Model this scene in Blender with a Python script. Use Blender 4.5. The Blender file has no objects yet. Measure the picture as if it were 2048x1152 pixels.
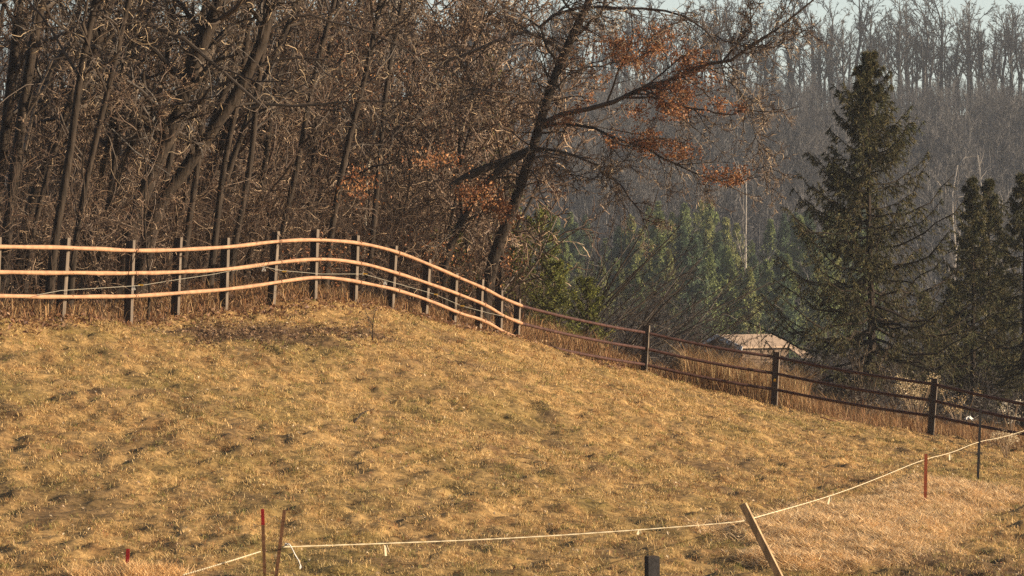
import bpy, math
import numpy as np
rng = np.random.default_rng(11)
sc = bpy.context.scene
COL = sc.collection
# The camera stands at the origin, looks along +Y; F, CX, CY are its focal length and centre in photograph pixels.
F, CX, CY = 6650.0, 1024.0, 576.0
Z3 = np.array([0, 0, 1.0])


def P(px, row, d):
    return np.array([(px - CX) / F * d, d, (CY - row) / F * d])


def unit(v):
    return v / np.maximum(np.linalg.norm(v, axis=-1, keepdims=True), 1e-9)


# ------------------------------------------------------------------ noise
def _hash(i, j, s):
    h = (i * 374761393 + j * 668265263 + s * 1274126177) & 0xFFFFFFFF
    h = ((h ^ (h >> 13)) * 1274126177) & 0xFFFFFFFF
    return ((h ^ (h >> 16)) & 0xFFFF) / 65535.0


def vn(x, y, s=0):
    x = np.asarray(x, float); y = np.asarray(y, float)
    i = np.floor(x).astype(np.int64); j = np.floor(y).astype(np.int64)
    u = x - i; v = y - j
    u = u * u * (3 - 2 * u); v = v * v * (3 - 2 * v)
    a = _hash(i, j, s); b = _hash(i + 1, j, s); c = _hash(i, j + 1, s); d = _hash(i + 1, j + 1, s)
    return (a * (1 - u) + b * u) * (1 - v) + (c * (1 - u) + d * u) * v


def fbm(x, y, s=0, o=3):
    r = 0; a = .5; t = 0
    for k in range(o):
        r = r + a * vn(x * 2 ** k, y * 2 ** k, s + 17 * k); t += a; a *= .5
    return r / t


# ------------------------------------------------------------------ materials
def mat(name, base=None, rough=.85, noise=8.0, lo=.6, hi=1.3, attr=False, bump=0.0, stretch=(1, 1, 1), transl=0.0, spec=.25, metal=0.0):
    m = bpy.data.materials.new(name); m.use_nodes = True
    nt = m.node_tree; n = nt.nodes; l = nt.links
    b = n['Principled BSDF']; out = n['Material Output']
    b.inputs['Roughness'].default_value = rough
    b.inputs['Specular IOR Level'].default_value = spec
    b.inputs['Metallic'].default_value = metal
    tc = n.new('ShaderNodeTexCoord'); mp = n.new('ShaderNodeMapping')
    mp.inputs['Scale'].default_value = stretch
    l.new(tc.outputs['Object'], mp.inputs['Vector'])
    nz = n.new('ShaderNodeTexNoise'); nz.inputs['Scale'].default_value = noise; nz.inputs['Detail'].default_value = 5
    l.new(mp.outputs[0], nz.inputs['Vector'])
    mr = n.new('ShaderNodeMapRange'); mr.inputs['From Min'].default_value = .3; mr.inputs['From Max'].default_value = .7
    mr.inputs['To Min'].default_value = lo; mr.inputs['To Max'].default_value = hi
    l.new(nz.outputs['Fac'], mr.inputs['Value'])
    vm = n.new('ShaderNodeVectorMath'); vm.operation = 'SCALE'
    if attr:
        a = n.new('ShaderNodeAttribute'); a.attribute_name = 'col'
        l.new(a.outputs['Color'], vm.inputs[0])
    else:
        vm.inputs[0].default_value = base
    l.new(mr.outputs[0], vm.inputs['Scale'])
    l.new(vm.outputs[0], b.inputs['Base Color'])
    if bump:
        bp = n.new('ShaderNodeBump'); bp.inputs['Strength'].default_value = bump; bp.inputs['Distance'].default_value = .03
        l.new(nz.outputs['Fac'], bp.inputs['Height']); l.new(bp.outputs[0], b.inputs['Normal'])
    if transl:
        t = n.new('ShaderNodeBsdfTranslucent'); l.new(vm.outputs[0], t.inputs['Color'])
        mx = n.new('ShaderNodeMixShader'); mx.inputs[0].default_value = transl
        l.new(b.outputs[0], mx.inputs[1]); l.new(t.outputs[0], mx.inputs[2]); l.new(mx.outputs[0], out.inputs['Surface'])
    return m


M = dict(
    ground=mat('soil_and_turf', attr=True, noise=9, lo=.45, hi=1.35, bump=.6),
    grass=mat('grass_blades', attr=True, noise=3, lo=.9, hi=1.1, transl=.25, rough=.7),
    bark=mat('bark', (.036, .026, .019), noise=14, stretch=(1, 1, .18), lo=.45, hi=1.5, bump=.9, rough=.9),
    twig=mat('twigs', attr=True, noise=2, lo=.85, hi=1.15, rough=.6, spec=.4),
    leaf=mat('dry_leaves', attr=True, noise=2, lo=.9, hi=1.1, transl=.3, rough=.55, spec=.4),
    needle=mat('needles', attr=True, noise=1.2, lo=.65, hi=1.35, transl=.2, rough=.7),
    pale_bark=mat('pale_bark', (.62, .55, .45), noise=5, stretch=(1, 1, .5), lo=.45, hi=1.15),
    post=mat('dark_post', (.05, .038, .032), noise=16, stretch=(1, 1, .12), lo=.5, hi=1.4, bump=.4),  # base darkened so the fence post fronts look shaded
    pole=mat('peeled_pole', (.47, .27, .16), noise=5, lo=.72, hi=1.15, rough=.5, spec=.4),
    steel=mat('red_brown_rail', (.065, .03, .024), noise=9, lo=.5, hi=1.5, rough=.6),
    red=mat('red_paint', (.33, .02, .022), noise=20, lo=.7, hi=1.2, rough=.5),
    rust=mat('rust', (.17, .085, .045), noise=30, lo=.5, hi=1.5),
    orange_rust=mat('orange_rust', (.30, .075, .035), noise=25, lo=.6, hi=1.3),
    black=mat('black_stain', (.03, .028, .03), noise=25, lo=.6, hi=1.5),
    wood=mat('raw_wood', (.46, .32, .19), noise=20, stretch=(1, 1, .15), lo=.55, hi=1.25),
    tape=mat('cream_tape', (.70, .60, .42), noise=40, lo=.8, hi=1.1, rough=.5),
    wire=mat('galvanised_wire', (.32, .30, .25), noise=40, lo=.8, hi=1.1, rough=.5),
    yellow=mat('yellow_plastic', (.55, .33, .05), noise=40, lo=.85, hi=1.1, rough=.4),
    white=mat('white_plastic', (.75, .75, .72), noise=12, lo=.6, hi=1.1, rough=.5),
    grey=mat('grey_block', (.25, .25, .25), noise=12, lo=.6, hi=1.2),
    sunlit_strip=mat('pale_sunlit_strip', (.155, .125, .10), noise=16, stretch=(1, 1, .12), lo=.6, hi=1.3),  # pale tone painting the sunlit side face of each post
    shingle=mat('tan_shingles', (.42, .31, .225), noise=3, lo=.8, hi=1.1),
    fascia=mat('grey_trim', (.72, .72, .74), noise=6, lo=.9, hi=1.1),
    siding=mat('brown_siding', (.16, .11, .075), noise=4, lo=.8, hi=1.2),
    glass=mat('window_glass', (.04, .05, .06), noise=2, lo=.9, hi=1.1, rough=.1, spec=.6),
)


# ------------------------------------------------------------------ object helpers
def mesh(name, V, faces, m, parent=None, origin=None, col=None, smooth=False):
    V = np.asarray(V, np.float32)
    if origin is not None:
        V = V - np.asarray(origin, np.float32)
    me = bpy.data.meshes.new(name)
    if not isinstance(faces, list):
        faces = [faces]
    faces = [np.asarray(f, np.int32) for f in faces if len(f)]
    li = np.concatenate([f.ravel() for f in faces])
    sz = np.concatenate([np.full(len(f), f.shape[1], np.int32) for f in faces])
    st = np.concatenate([[0], np.cumsum(sz)[:-1]]).astype(np.int32)
    me.vertices.add(len(V)); me.vertices.foreach_set('co', V.ravel())
    me.loops.add(len(li)); me.loops.foreach_set('vertex_index', li)
    me.polygons.add(len(sz)); me.polygons.foreach_set('loop_start', st)
    me.update(calc_edges=True)
    me.polygons.foreach_set('use_smooth', np.full(len(sz), smooth, bool))
    if col is not None:
        a = me.attributes.new('col', 'FLOAT_COLOR', 'POINT')
        c = np.ones((len(V), 4), np.float32); c[:, :3] = col
        a.data.foreach_set('color', c.ravel())
    me.materials.append(m)
    o = bpy.data.objects.new(name, me); COL.objects.link(o)
    if parent is not None:
        o.parent = parent
    elif origin is not None:
        o.location = origin
    return o


def tag(o, label, cat, group=None):
    o['label'] = label; o['category'] = cat
    if group: o['group'] = group
    return o


def kind(o, k, label=None):
    o['kind'] = k
    if label: o['label'] = label
    return o


def thing(name, label, cat, loc, group=None):
    o = bpy.data.objects.new(name, None); COL.objects.link(o); o.location = loc
    o.empty_display_size = .2
    return tag(o, label, cat, group)


def dup(root, loc, rz=0.0, s=1.0, label=None, group=None, tilt=(0, 0)):
    r = root.copy(); COL.objects.link(r); r.location = loc
    r.rotation_euler = (tilt[0], tilt[1], rz); r.scale = (s, s, s) if np.isscalar(s) else s
    if label: r['label'] = label
    if group: r['group'] = group
    for ch in list(root.children):
        c = ch.copy(); COL.objects.link(c); c.parent = r
    return r


class Acc:
    def __init__(s): s.V = []; s.Q = []; s.T = []; s.C = []; s.n = 0

    def add(s, V, q=None, t=None, c=None):
        if q is not None: s.Q.append(q + s.n)
        if t is not None: s.T.append(t + s.n)
        s.V.append(V); s.n += len(V)
        s.C.append(np.zeros((len(V), 3)) + (.5 if c is None else c))

    def tubes(s, p, r, k=3, c=None):
        N, n, _ = p.shape
        t = unit(np.gradient(p, axis=1))
        mt = np.abs(t.mean(1)); ref = np.eye(3)[np.argmin(mt, axis=1)]
        u = unit(np.cross(t, ref[:, None, :])); v = np.cross(t, u)
        a = 2 * np.pi * np.arange(k) / k
        V = p[:, :, None] + r[:, :, None, None] * (np.cos(a)[:, None] * u[:, :, None] + np.sin(a)[:, None] * v[:, :, None])
        i = np.arange(N * n * k).reshape(N, n, k); j = np.roll(i, -1, 2)
        q = np.stack([i[:, :-1], j[:, :-1], j[:, 1:], i[:, 1:]], -1).reshape(-1, 4)
        cc = None if c is None else np.repeat(np.broadcast_to(c, (N, 3)), n * k, 0)
        s.add(V.reshape(-1, 3), q=q, c=cc)

    def box(s, a, b, w, h, xdir=None, c=None, twist=0):
        """bar from a to b, w along xdir, h across"""
        a = np.asarray(a, float); b = np.asarray(b, float); t = unit(b - a)
        x = np.array([1, 0, 0.]) if xdir is None else np.asarray(xdir, float)
        x = unit(x - t * (x @ t)); y = np.cross(t, x)
        V = [e + sx * x * w / 2 + sy * y * h / 2 for e in (a, b) for sx, sy in ((-1, -1), (1, -1), (1, 1), (-1, 1))]
        q = np.array([[3, 2, 1, 0], [4, 5, 6, 7], [0, 1, 5, 4], [1, 2, 6, 5], [2, 3, 7, 6], [3, 0, 4, 7]])
        s.add(np.array(V), q=q, c=c)

    def cards(s, c, size, col, asp=.55, flat=0.0):
        N = len(c)
        nrm = rng.normal(size=(N, 3)); nrm[:, 2] += flat * 3
        nrm = unit(nrm); u = unit(np.cross(nrm, rng.normal(size=(N, 3)))); v = np.cross(nrm, u)
        sz = size[:, None] if not np.isscalar(size) else size
        V = np.stack([c - u * sz, c + v * sz * asp + nrm * sz * .25, c + u * sz, c - v * sz * asp + nrm * sz * .25], 1).reshape(-1, 3)
        i = np.arange(4 * N).reshape(N, 4)
        s.add(V, t=np.concatenate([i[:, [0, 1, 2]], i[:, [0, 2, 3]]]), c=np.repeat(col, 4, 0))

    def build(s, name, m, parent=None, origin=None, smooth=False):
        fs = []
        if s.Q: fs.append(np.concatenate(s.Q))
        if s.T: fs.append(np.concatenate(s.T))
        return mesh(name, np.concatenate(s.V), fs, m, parent, origin, np.concatenate(s.C), smooth)


def walk(p0, d0, L, n, wander, up):
    N = len(p0); p = np.empty((N, n, 3)); p[:, 0] = p0; d = unit(d0); st = (L / (n - 1))[:, None]
    for i in range(1, n):
        d = unit(d + wander * rng.normal(size=(N, 3)) + up * Z3)
        p[:, i] = p[:, i - 1] + d * st
    return p


def plen(p): return np.linalg.norm(np.diff(p, axis=1), axis=2).sum(1)


def branch(Pp, R, m, t0, t1, a0, a1, lf, n, wander, up, rf, rmin, taper=.35):
    N, k, _ = Pp.shape
    t = rng.uniform(t0, t1, (N, m)); f = t * (k - 1); i = np.minimum(f.astype(int), k - 2); w = f - i
    ar = np.arange(N)[:, None]
    A = Pp[ar, i]; B = Pp[ar, i + 1]; p = A + (B - A) * w[..., None]; tn = unit(B - A)
    r = R[ar, i] * (1 - w) + R[ar, i + 1] * w
    q = unit(np.cross(tn, rng.normal(size=tn.shape))); a = rng.uniform(a0, a1, (N, m))[..., None]
    d = np.cos(a) * tn + np.sin(a) * q
    L = lf * plen(Pp)[:, None] * (1.1 - .6 * t) * rng.uniform(.6, 1.25, (N, m))
    rr = np.maximum(r * rf, rmin).ravel()
    pts = walk(p.reshape(-1, 3), d.reshape(-1, 3), L.ravel(), n, wander, up)
    return pts, rr[:, None] * np.linspace(1, taper, n)[None]


def resample(poly, n):
    poly = np.asarray(poly, float)
    for _ in range(2):
        a = poly[:-1] * .75 + poly[1:] * .25; b = poly[:-1] * .25 + poly[1:] * .75
        poly = np.concatenate([poly[:1], np.stack([a, b], 1).reshape(-1, 3), poly[-1:]])
    s = np.concatenate([[0], np.cumsum(np.linalg.norm(np.diff(poly, axis=0), axis=1))])
    q = np.linspace(0, s[-1], n)
    return np.stack([np.interp(q, s, poly[:, k]) for k in range(3)], 1)


def mixcol(n, cols, w=None):
    cols = np.asarray(cols, float)
    i = rng.choice(len(cols), n, p=w); j = rng.choice(len(cols), n, p=w); t = rng.uniform(0, .6, n)[:, None]
    return (cols[i] * (1 - t) + cols[j] * t) * rng.uniform(.8, 1.2, (n, 1))


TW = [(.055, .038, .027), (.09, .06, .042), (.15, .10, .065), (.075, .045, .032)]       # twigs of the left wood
TWD = [(.035, .026, .02), (.05, .037, .028), (.075, .055, .04)]                      # dark twigs
TWG = [(.10, .088, .078), (.14, .12, .105), (.075, .065, .06)]
TWL = [(.055, .038, .028), (.085, .058, .04), (.11, .07, .05), (.08, .05, .036), (.20, .145, .095), (.55, .41, .25)]  # palest tone paints sunlit highlights onto some twigs
TWM = [(.078, .053, .037), (.12, .08, .055), (.17, .115, .078)]
TWN = [(.06, .037, .025), (.10, .06, .038), (.13, .08, .052), (.12, .06, .035), (.24, .155, .095), (.09, .06, .042), (.55, .40, .26)]  # last, palest colour stands for twigs caught by the sun
TWH = [(.060, .055, .055), (.072, .066, .067), (.042, .039, .040)]
TWR = [(.022, .02, .02), (.03, .027, .027)]                      # greyer twigs in the valley
RUS = [(.38, .155, .06), (.25, .10, .045), (.56, .30, .13), (.18, .08, .045)]     # russet leaves

# ------------------------------------------------------------------ ground
FB = [(-40, 646, 60), (130, 640, 63), (258, 652, 66), (350, 635, 69), (450, 628, 71.5), (548, 612, 74), (628, 603, 76), (710, 608, 78),
      (785, 622, 80), (853, 640, 82), (908, 652, 83.5), (955, 660, 85), (998, 668, 86.5), (1035, 680, 88), (1165, 715, 92), (1290, 748, 95), (1420, 783, 95.5), (1550, 815, 95),
      (1700, 846, 93.5), (1865, 872, 91), (2200, 925, 87)]
FBW = np.array([P(*f) for f in FB])
ctl = [*FBW]
for f in [(-300, 1152, 40), (0, 1152, 40), (400, 1150, 40), (800, 1150, 40.5), (1200, 1150, 41), (1600, 1150, 42), (2048, 1150, 43), (2400, 1150, 44),
          (-100, 868, 50), (200, 868, 50.5), (250, 720, 59), (700, 850, 54), (650, 690, 65), (1035, 864, 60), (1400, 930, 60), (1850, 1020, 55), (1955, 960, 65), (1500, 860, 79), (2200, 1010, 56)]:
    ctl.append(P(*f))
ctl += [np.array(c, float) for c in [
    (0, 28, -3.7), (-12, 28, -3.7), (12, 28, -3.7), (0, 8, -3.9), (-20, 0, -4), (20, 0, -4), (0, -50, -4.5), (-60, -50, -4), (60, -50, -5), (25, 45, -3.9), (-20, 45, -2.6),
    (-20, 80, .1), (-12, 90, .0), (-5, 95, -.3), (-20, 120, 1.3), (-5, 120, -.2), (0, 94, -1.1), (-10, 160, 2.0), (-40, 100, 1), (-40, 60, -.5),
    (4, 105, -3.4), (11.8, 110, -4.4), (6, 130, -5.2), (15, 130, -5.7), (20, 100, -5.0), (30, 90, -4.8), (28, 60, -4.2), (10, 180, -7), (-2, 140, -3),
    (20, 250, -9), (0, 250, -7.5), (60, 250, -9), (-60, 250, 0), (150, 250, -5), (-150, 250, 6), (120, 100, -3), (-120, 100, 4), (120, 0, -4), (-120, 0, -3)]]
for x in (-250, -120, -50, 0, 50, 120, 250):
    for y, z in ((350, -5), (450, 8), (550, 22), (630, 33), (690, 36), (900, 34), (1200, 28)):
        zz = z + 2.0 * math.sin(x * .04 + 1)
        if y == 350 and x < 0: zz = 0
        ctl.append(np.array([x, y, zz], float))
ctl = np.array(ctl)
CC = 4.0


def ker(ax, ay, bx, by):
    return np.sqrt((ax[:, None] - bx[None]) ** 2 + (ay[:, None] - by[None]) ** 2 + CC * CC)


A = np.zeros((len(ctl) + 3,) * 2)
A[:-3, :-3] = ker(ctl[:, 0], ctl[:, 1], ctl[:, 0], ctl[:, 1])
A[:-3, -3] = 1; A[:-3, -2:] = ctl[:, :2]; A[-3:, :-3] = A[:-3, -3:].T
sol = np.linalg.solve(A, np.concatenate([ctl[:, 2], [0, 0, 0]]))


def h0(x, y):
    x = np.asarray(x, float).ravel(); y = np.asarray(y, float).ravel(); r = np.empty(len(x))
    for i in range(0, len(x), 20000):
        xs = x[i:i + 20000]; ys = y[i:i + 20000]
        r[i:i + 20000] = ker(xs, ys, ctl[:, 0], ctl[:, 1]) @ sol[:-3] + sol[-3] + sol[-2] * xs + sol[-1] * ys
    return r


def grow(a, b, s, g):
    o = [a]
    while o[-1] < b: o.append(o[-1] + s); s *= g
    return np.array(o[1:])


xs = np.arange(-17, 17.01, .085)
gx = grow(17, 560, .2, 1.13); xs = np.concatenate([-gx[::-1], xs, gx])
ys = np.arange(36, 98, .09)
ys = np.concatenate([-grow(-36, 60, .3, 1.25)[::-1], ys, grow(98, 1200, .2, 1.03)])
ys = np.unique(ys)
GX, GY = np.meshgrid(xs, ys)
sh = GX.shape
# smooth surface: evaluated on a coarser set of the same lines, then interpolated
GZ = h0(GX, GY).reshape(sh)


def yf(x): return np.interp(x, FBW[:, 0], FBW[:, 1], left=None)


def fence_side(x, y):
    """metres beyond the fence line (negative: in the field)"""
    e = np.concatenate([[FBW[0, 0] - 30], FBW[:, 0], [FBW[-1, 0] + 40]]); f = np.concatenate([[FBW[0, 1] - 30 * 2.6], FBW[:, 1], [FBW[-1, 1] - 40]])
    return y - np.interp(x, e, f)


fs = fence_side(GX, GY)
near = np.clip((115 - GY) / 20, 0, 1) * np.clip((GY - 20) / 10, 0, 1) * np.clip((24 - np.abs(GX)) / 5, 0, 1)


def lumps(x, y):
    wx = x + .25 * vn(x * 1.5, y * .8, 5)
    a = fbm(wx * 2.6, y * 1.5, 1, 2) - .5                    # tussocks
    b = fbm((x * .55 + y * .22) * 1.6, (y * .55 - x * .5) * 1.0, 3, 3) - .5   # trodden banks across the slope
    c = np.maximum(vn(x * 3.9, y * 2.6, 8) - .62, 0)         # hoof dents
    e = np.maximum(vn(wx * 2.1 + 40, y * 1.25, 12) - .5, 0)
    return .12 * a + .15 * b - .10 * c + .07 * e + .075 * (vn(x * 5.2 + .8 * vn(x * 3, y * 3, 77), y * 3.6, 14) - .5) + .055 * (vn(x * 9, y * 6, 15) - .5)


GZ = GZ + near * lumps(GX, GY) * np.where(fs > 0, .8, 1.0)
farm = np.clip((GY - 300) / 60, 0, 1)
GZ = GZ + farm * 2.0 * (fbm(GX * .06, GY * .06, 9, 3) - .5)


def gz(x, y):
    x = np.asarray(x, float); y = np.asarray(y, float)
    i = np.clip(np.searchsorted(xs, x) - 1, 0, len(xs) - 2); j = np.clip(np.searchsorted(ys, y) - 1, 0, len(ys) - 2)
    u = (x - xs[i]) / (xs[i + 1] - xs[i]); v = (y - ys[j]) / (ys[j + 1] - ys[j])
    return (GZ[j, i] * (1 - u) + GZ[j, i + 1] * u) * (1 - v) + (GZ[j + 1, i] * (1 - u) + GZ[j + 1, i + 1] * u) * v


def gp(px, row):
    """where the sightline of a photograph pixel meets the ground"""
    d = np.arange(37, 120, .05)
    r = CY - F * h0((px - CX) / F * d, d) / d
    k = np.argmax(r < row) if (r < row).any() else 0
    x = (px - CX) / F * d[k]
    return np.array([x, d[k], float(gz(x, d[k]))])


STRAW = [(gp(1660, 1080), 2.0, 2.6), (gp(1740, 1050), 1.5, 3.6), (gp(1830, 1030), 1.3, 3.2), (gp(1930, 985), 1.3, 3.5), (gp(1600, 1130), .9, 1.2), (gp(1880, 1005), 1.2, 3.0), (gp(1700, 1110), 1.2, 1.6)]


def straw_mask(x, y):
    m = 0
    for c, a, b in STRAW:
        m = np.maximum(m, 1 - np.sqrt(((x - c[0]) / a) ** 2 + ((y - c[1]) / b) ** 2))
    return np.clip((m + .5 * (fbm(x * 2, y * 1.2, 31, 3) - .5)) * 3.0 + .15, 0, 1) * (m > 0)


_m = 0
for _c, _a, _b in STRAW:
    _m = np.maximum(_m, 1 - np.sqrt(((GX - _c[0]) / _a) ** 2 + ((GY - _c[1]) / _b) ** 2))
_m = np.clip(_m * 1.7, 0, 1)
GZ = GZ + .10 * _m * _m * (3 - 2 * _m)                               # low bank of old straw
DARK_PATCH = [(gp(560, 665), 1.9, 3.6), (gp(420, 668), 1.0, 2.5), (gp(700, 670), .9, 3.0)]  # dark brown patches on the mound, with thinner grass


def dark_patch_mask(x, y):
    m = 0
    for c, a, b in DARK_PATCH:
        m = np.maximum(m, 1 - np.sqrt(((x - c[0]) / a) ** 2 + ((y - c[1]) / b) ** 2))
    return np.clip((m + 1.3 * (fbm(x * 1.4, y * .8, 41, 4) - .5)) * 1.6, 0, 1)


def field_col(x, y):
    """straw, olive and brown patches of the winter turf"""
    p = fbm(x * .45, y * .28, 21, 4); q = fbm(x * 1.7, y * 1.1, 22, 3); w = fbm(x * 3.5, y * 2.0, 25, 2)
    straw = np.array([.63, .43, .195]); olive = np.array([.29, .235, .075]); brown = np.array([.34, .17, .07])
    o = np.clip((p - .50) * 4 + (q - .5) * 2.0, 0, 1)[..., None] * .6
    o = np.minimum(o + .38 * np.exp(-((x - 2.6) / 2.2) ** 2 - ((y - 47.5) / 6.5) ** 2)[..., None] * np.clip(q * 2 - .3, 0, 1)[..., None], .8)      # greener turf beside the straw bank
    b = np.clip((w - .55) * 3 + (.45 - p) * 2.5, 0, 1)[..., None] * .55
    c = straw * (1 - o) + olive * o
    c = c * (1 - b) + brown * b
    s = straw_mask(x, y)[..., None]
    c = c * (1 - s) + np.array([.78, .53, .28]) * s
    d = dark_patch_mask(x, y)[..., None] * .9
    c = c * (1 - d) + np.array([.13, .08, .05]) * d
    mud = np.clip((x - 3.6) / 1.5, 0, 1) * np.clip((46 - y) / 2, 0, 1)
    mud = (np.minimum(mud * 1.5, 1) * np.clip(fbm(x * 1.3, y * .9, 51, 3) * 2 - .35, 0, 1))[..., None]
    return c * (1 - mud) + np.array([.19, .12, .07]) * mud


gc = field_col(GX, GY) * np.array([.60, .56, .50])
edge = np.clip((fs + .6 + 1.2 * (fbm(GX * .9, GY * .9, 61, 3) - .5)) / 1.4, 0, 1)[..., None]
litter = np.array([.15, .085, .045]) * (.55 + .9 * fbm(GX * 1.5, GY * 1.5, 62, 3))[..., None]
gc = gc * (1 - edge) + litter * edge
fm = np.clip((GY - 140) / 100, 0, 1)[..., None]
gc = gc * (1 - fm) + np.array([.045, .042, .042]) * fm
ii = np.arange(sh[0] * sh[1]).reshape(sh)
quads = np.stack([ii[:-1, :-1], ii[:-1, 1:], ii[1:, 1:], ii[1:, :-1]], -1).reshape(-1, 4)
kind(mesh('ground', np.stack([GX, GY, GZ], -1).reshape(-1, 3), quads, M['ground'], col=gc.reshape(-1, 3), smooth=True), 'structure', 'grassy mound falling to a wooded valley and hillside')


# ------------------------------------------------------------------ grass and low cover
def blades(x, y, L, wd, lean, az, col, z=None, bend=.5):
    N = len(x); z = gz(x, y) - .01 if z is None else z
    b = np.stack([x, y, z], 1)
    h = np.stack([np.cos(az), np.sin(az), 0 * az], 1)
    s = np.stack([-np.sin(az + rng.normal(0, .7, N)), np.cos(az + rng.normal(0, .7, N)), 0 * az], 1)
    d1 = np.cos(lean)[:, None] * Z3 + np.sin(lean)[:, None] * h
    l2 = np.minimum(lean + bend, 1.75)
    d2 = np.cos(l2)[:, None] * Z3 + np.sin(l2)[:, None] * h
    m = b + d1 * (L * .55)[:, None]; t = m + d2 * (L * .45)[:, None]
    w = wd[:, None]
    V = np.stack([b - s * w / 2, b + s * w / 2, m + s * w * .4, m - s * w * .4, t], 1).reshape(-1, 3)
    i = np.arange(5 * N).reshape(N, 5)
    c = np.repeat(col, 5, 0)
    return V, i[:, [0, 1, 2, 3]], i[:, [3, 2, 4]], c


def sample(n, p0, p1, d0, d1):
    px = rng.uniform(p0, p1, n); d = rng.uniform(d0, d1, n)
    return (px - CX) / F * d, d


N = 1000000
x, y = sample(N, -180, 2480, 36.5, 97)
k = fence_side(x, y) < .5
x, y = x[k], y[k]; N = len(x)
cl = .5 * fbm(x * 2.8, y * 1.7, 71, 2) + .5 * fbm(x * 6.5, y * 3.6, 73, 2); dm = dark_patch_mask(x, y); sm = straw_mask(x, y)
k = (rng.uniform(0, 1, N) < .10 + 3.2 * np.clip(cl - .34, 0, 1)) & (rng.uniform(0, 1, N) > dm * .75)
x, y, cl, sm = x[k], y[k], cl[k], sm[k]; N = len(x)
c = field_col(x, y)
pick = rng.uniform(0, 1, N)[:, None]
c = np.where(pick < .22, np.array([.68, .52, .26]), np.where(pick > .90, np.array([.19, .19, .055]), np.where(pick > .80, np.array([.22, .12, .05]), c))) * rng.uniform(.65, 1.3, (N, 1))
L = rng.uniform(.035, .10, N) * (.35 + 1.5 * cl) * (1 + .6 * (rng.uniform(0, 1, N) > .97)) * (1 + .4 * sm)
V, q, t, c5 = blades(x, y, L, rng.uniform(.006, .011, N) * (y / 52), rng.uniform(.35, 1.4, N), rng.normal(-.9, 1.5, N), c)
kind(mesh('grass', V, [q, t], M['grass'], col=c5), 'stuff', 'short dry winter grass of the paddock slope')

# tussocks: taller tufts that throw shadows
nt_ = 25000
tx, ty = sample(nt_, -180, 2480, 36.5, 96); k = (fence_side(tx, ty) < .4) & (dark_patch_mask(tx, ty) < .5); tx, ty = tx[k], ty[k]
tcol = field_col(tx, ty); pk = rng.uniform(0, 1, len(tx))[:, None]
tcol = np.where(pk < .35, np.array([.64, .44, .20]), np.where(pk > .76, np.array([.25, .22, .07]), np.where(pk > .62, np.array([.30, .15, .06]), tcol)))
per = 16; th_ = rng.uniform(.6, 1.5, len(tx))
x = np.repeat(tx, per) + rng.normal(0, .045, len(tx) * per); y = np.repeat(ty, per) + rng.normal(0, .06, len(tx) * per); n = len(x)
V, q, t, c5 = blades(x, y, rng.uniform(.04, .11, n) * np.repeat(th_, per), rng.uniform(.006, .011, n) * (y / 55), rng.uniform(.2, 1.25, n), rng.uniform(0, 6.28, n), np.repeat(tcol, per, 0) * rng.uniform(.7, 1.3, (n, 1)), bend=.7)
kind(mesh('grass_tussocks', V, [q, t], M['grass'], col=c5), 'stuff', 'taller dry tufts scattered over the paddock slope')

# spilled straw and a straw heap
n = 70000
cs = rng.integers(0, len(STRAW), n); ang = rng.uniform(0, 6.28, n); rr = np.sqrt(rng.uniform(0, 1, n)) * 1.05
x = np.array([STRAW[i][0][0] + STRAW[i][1] * r * math.cos(a) for i, r, a in zip(cs, rr, ang)])
y = np.array([STRAW[i][0][1] + STRAW[i][2] * r * math.sin(a) for i, r, a in zip(cs, rr, ang)])
k = (straw_mask(x, y) > rng.uniform(.1, .7, n)) & (fence_side(x, y) < -1); x, y = x[k], y[k]; n = len(x)
V, q, t, c5 = blades(x, y, rng.uniform(.08, .2, n), rng.uniform(.006, .010, n), rng.uniform(.9, 1.5, n), rng.uniform(0, 6.28, n), mixcol(n, [(.85, .60, .33), (.74, .49, .24), (.90, .70, .44)]), z=gz(x, y) + rng.uniform(0, .05, n), bend=.2)
kind(mesh('spilled_straw', V, [q, t], M['grass'], col=c5), 'stuff', 'bright straw spilled over the turf')

hp = P(262, 1152, 39.4); hp[2] = gz(hp[0], hp[1])
n = 9000
u = rng.uniform(-1, 1, n); v = rng.uniform(-1, 1, n); k = u * u + v * v < 1; u, v = u[k], v[k]; n = len(u)
hh = np.sqrt(1 - u * u - v * v)
top = (CY - 1131) / F * hp[1] - hp[2]
hx = hp[0] + u * .74; hy = hp[1] + v * .6
hz = gz(hx, hy) + hh ** .8 * (top - .06) * (.75 + .5 * vn(hx * 5, hy * 5, 4))
heap = Acc()
g = 36; uu, vv = np.meshgrid(np.linspace(-1, 1, g), np.linspace(-1, 1, g)); rad = np.clip(1 - uu ** 2 - vv ** 2, 0, 1)
X = hp[0] + uu * .76; Y = hp[1] + vv * .62
Zz = gz(X, Y) - .05 + np.sqrt(rad) ** .8 * (top - .04) * (.75 + .5 * vn(X * 5, Y * 5, 4))
i = np.arange(g * g).reshape(g, g)
heap.add(np.stack([X, Y, Zz], -1).reshape(-1, 3), q=np.stack([i[:-1, :-1], i[:-1, 1:], i[1:, 1:], i[1:, :-1]], -1).reshape(-1, 4), c=np.array([.50, .30, .13]))
V, q, t, c5 = blades(hx, hy, rng.uniform(.06, .2, n), rng.uniform(.005, .009, n), rng.uniform(.5, 1.5, n), rng.uniform(0, 6.28, n), mixcol(n, [(.82, .54, .26), (.66, .40, .17), (.90, .66, .36)]), z=hz, bend=.2)
heap.add(V, q=q, t=t, c=c5)
tag(heap.build('straw_heap', M['grass'], origin=hp), 'low heap of bright straw around the foot of a short red stake', 'straw heap')
sp = P(150, 1152, 39.2)
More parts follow.
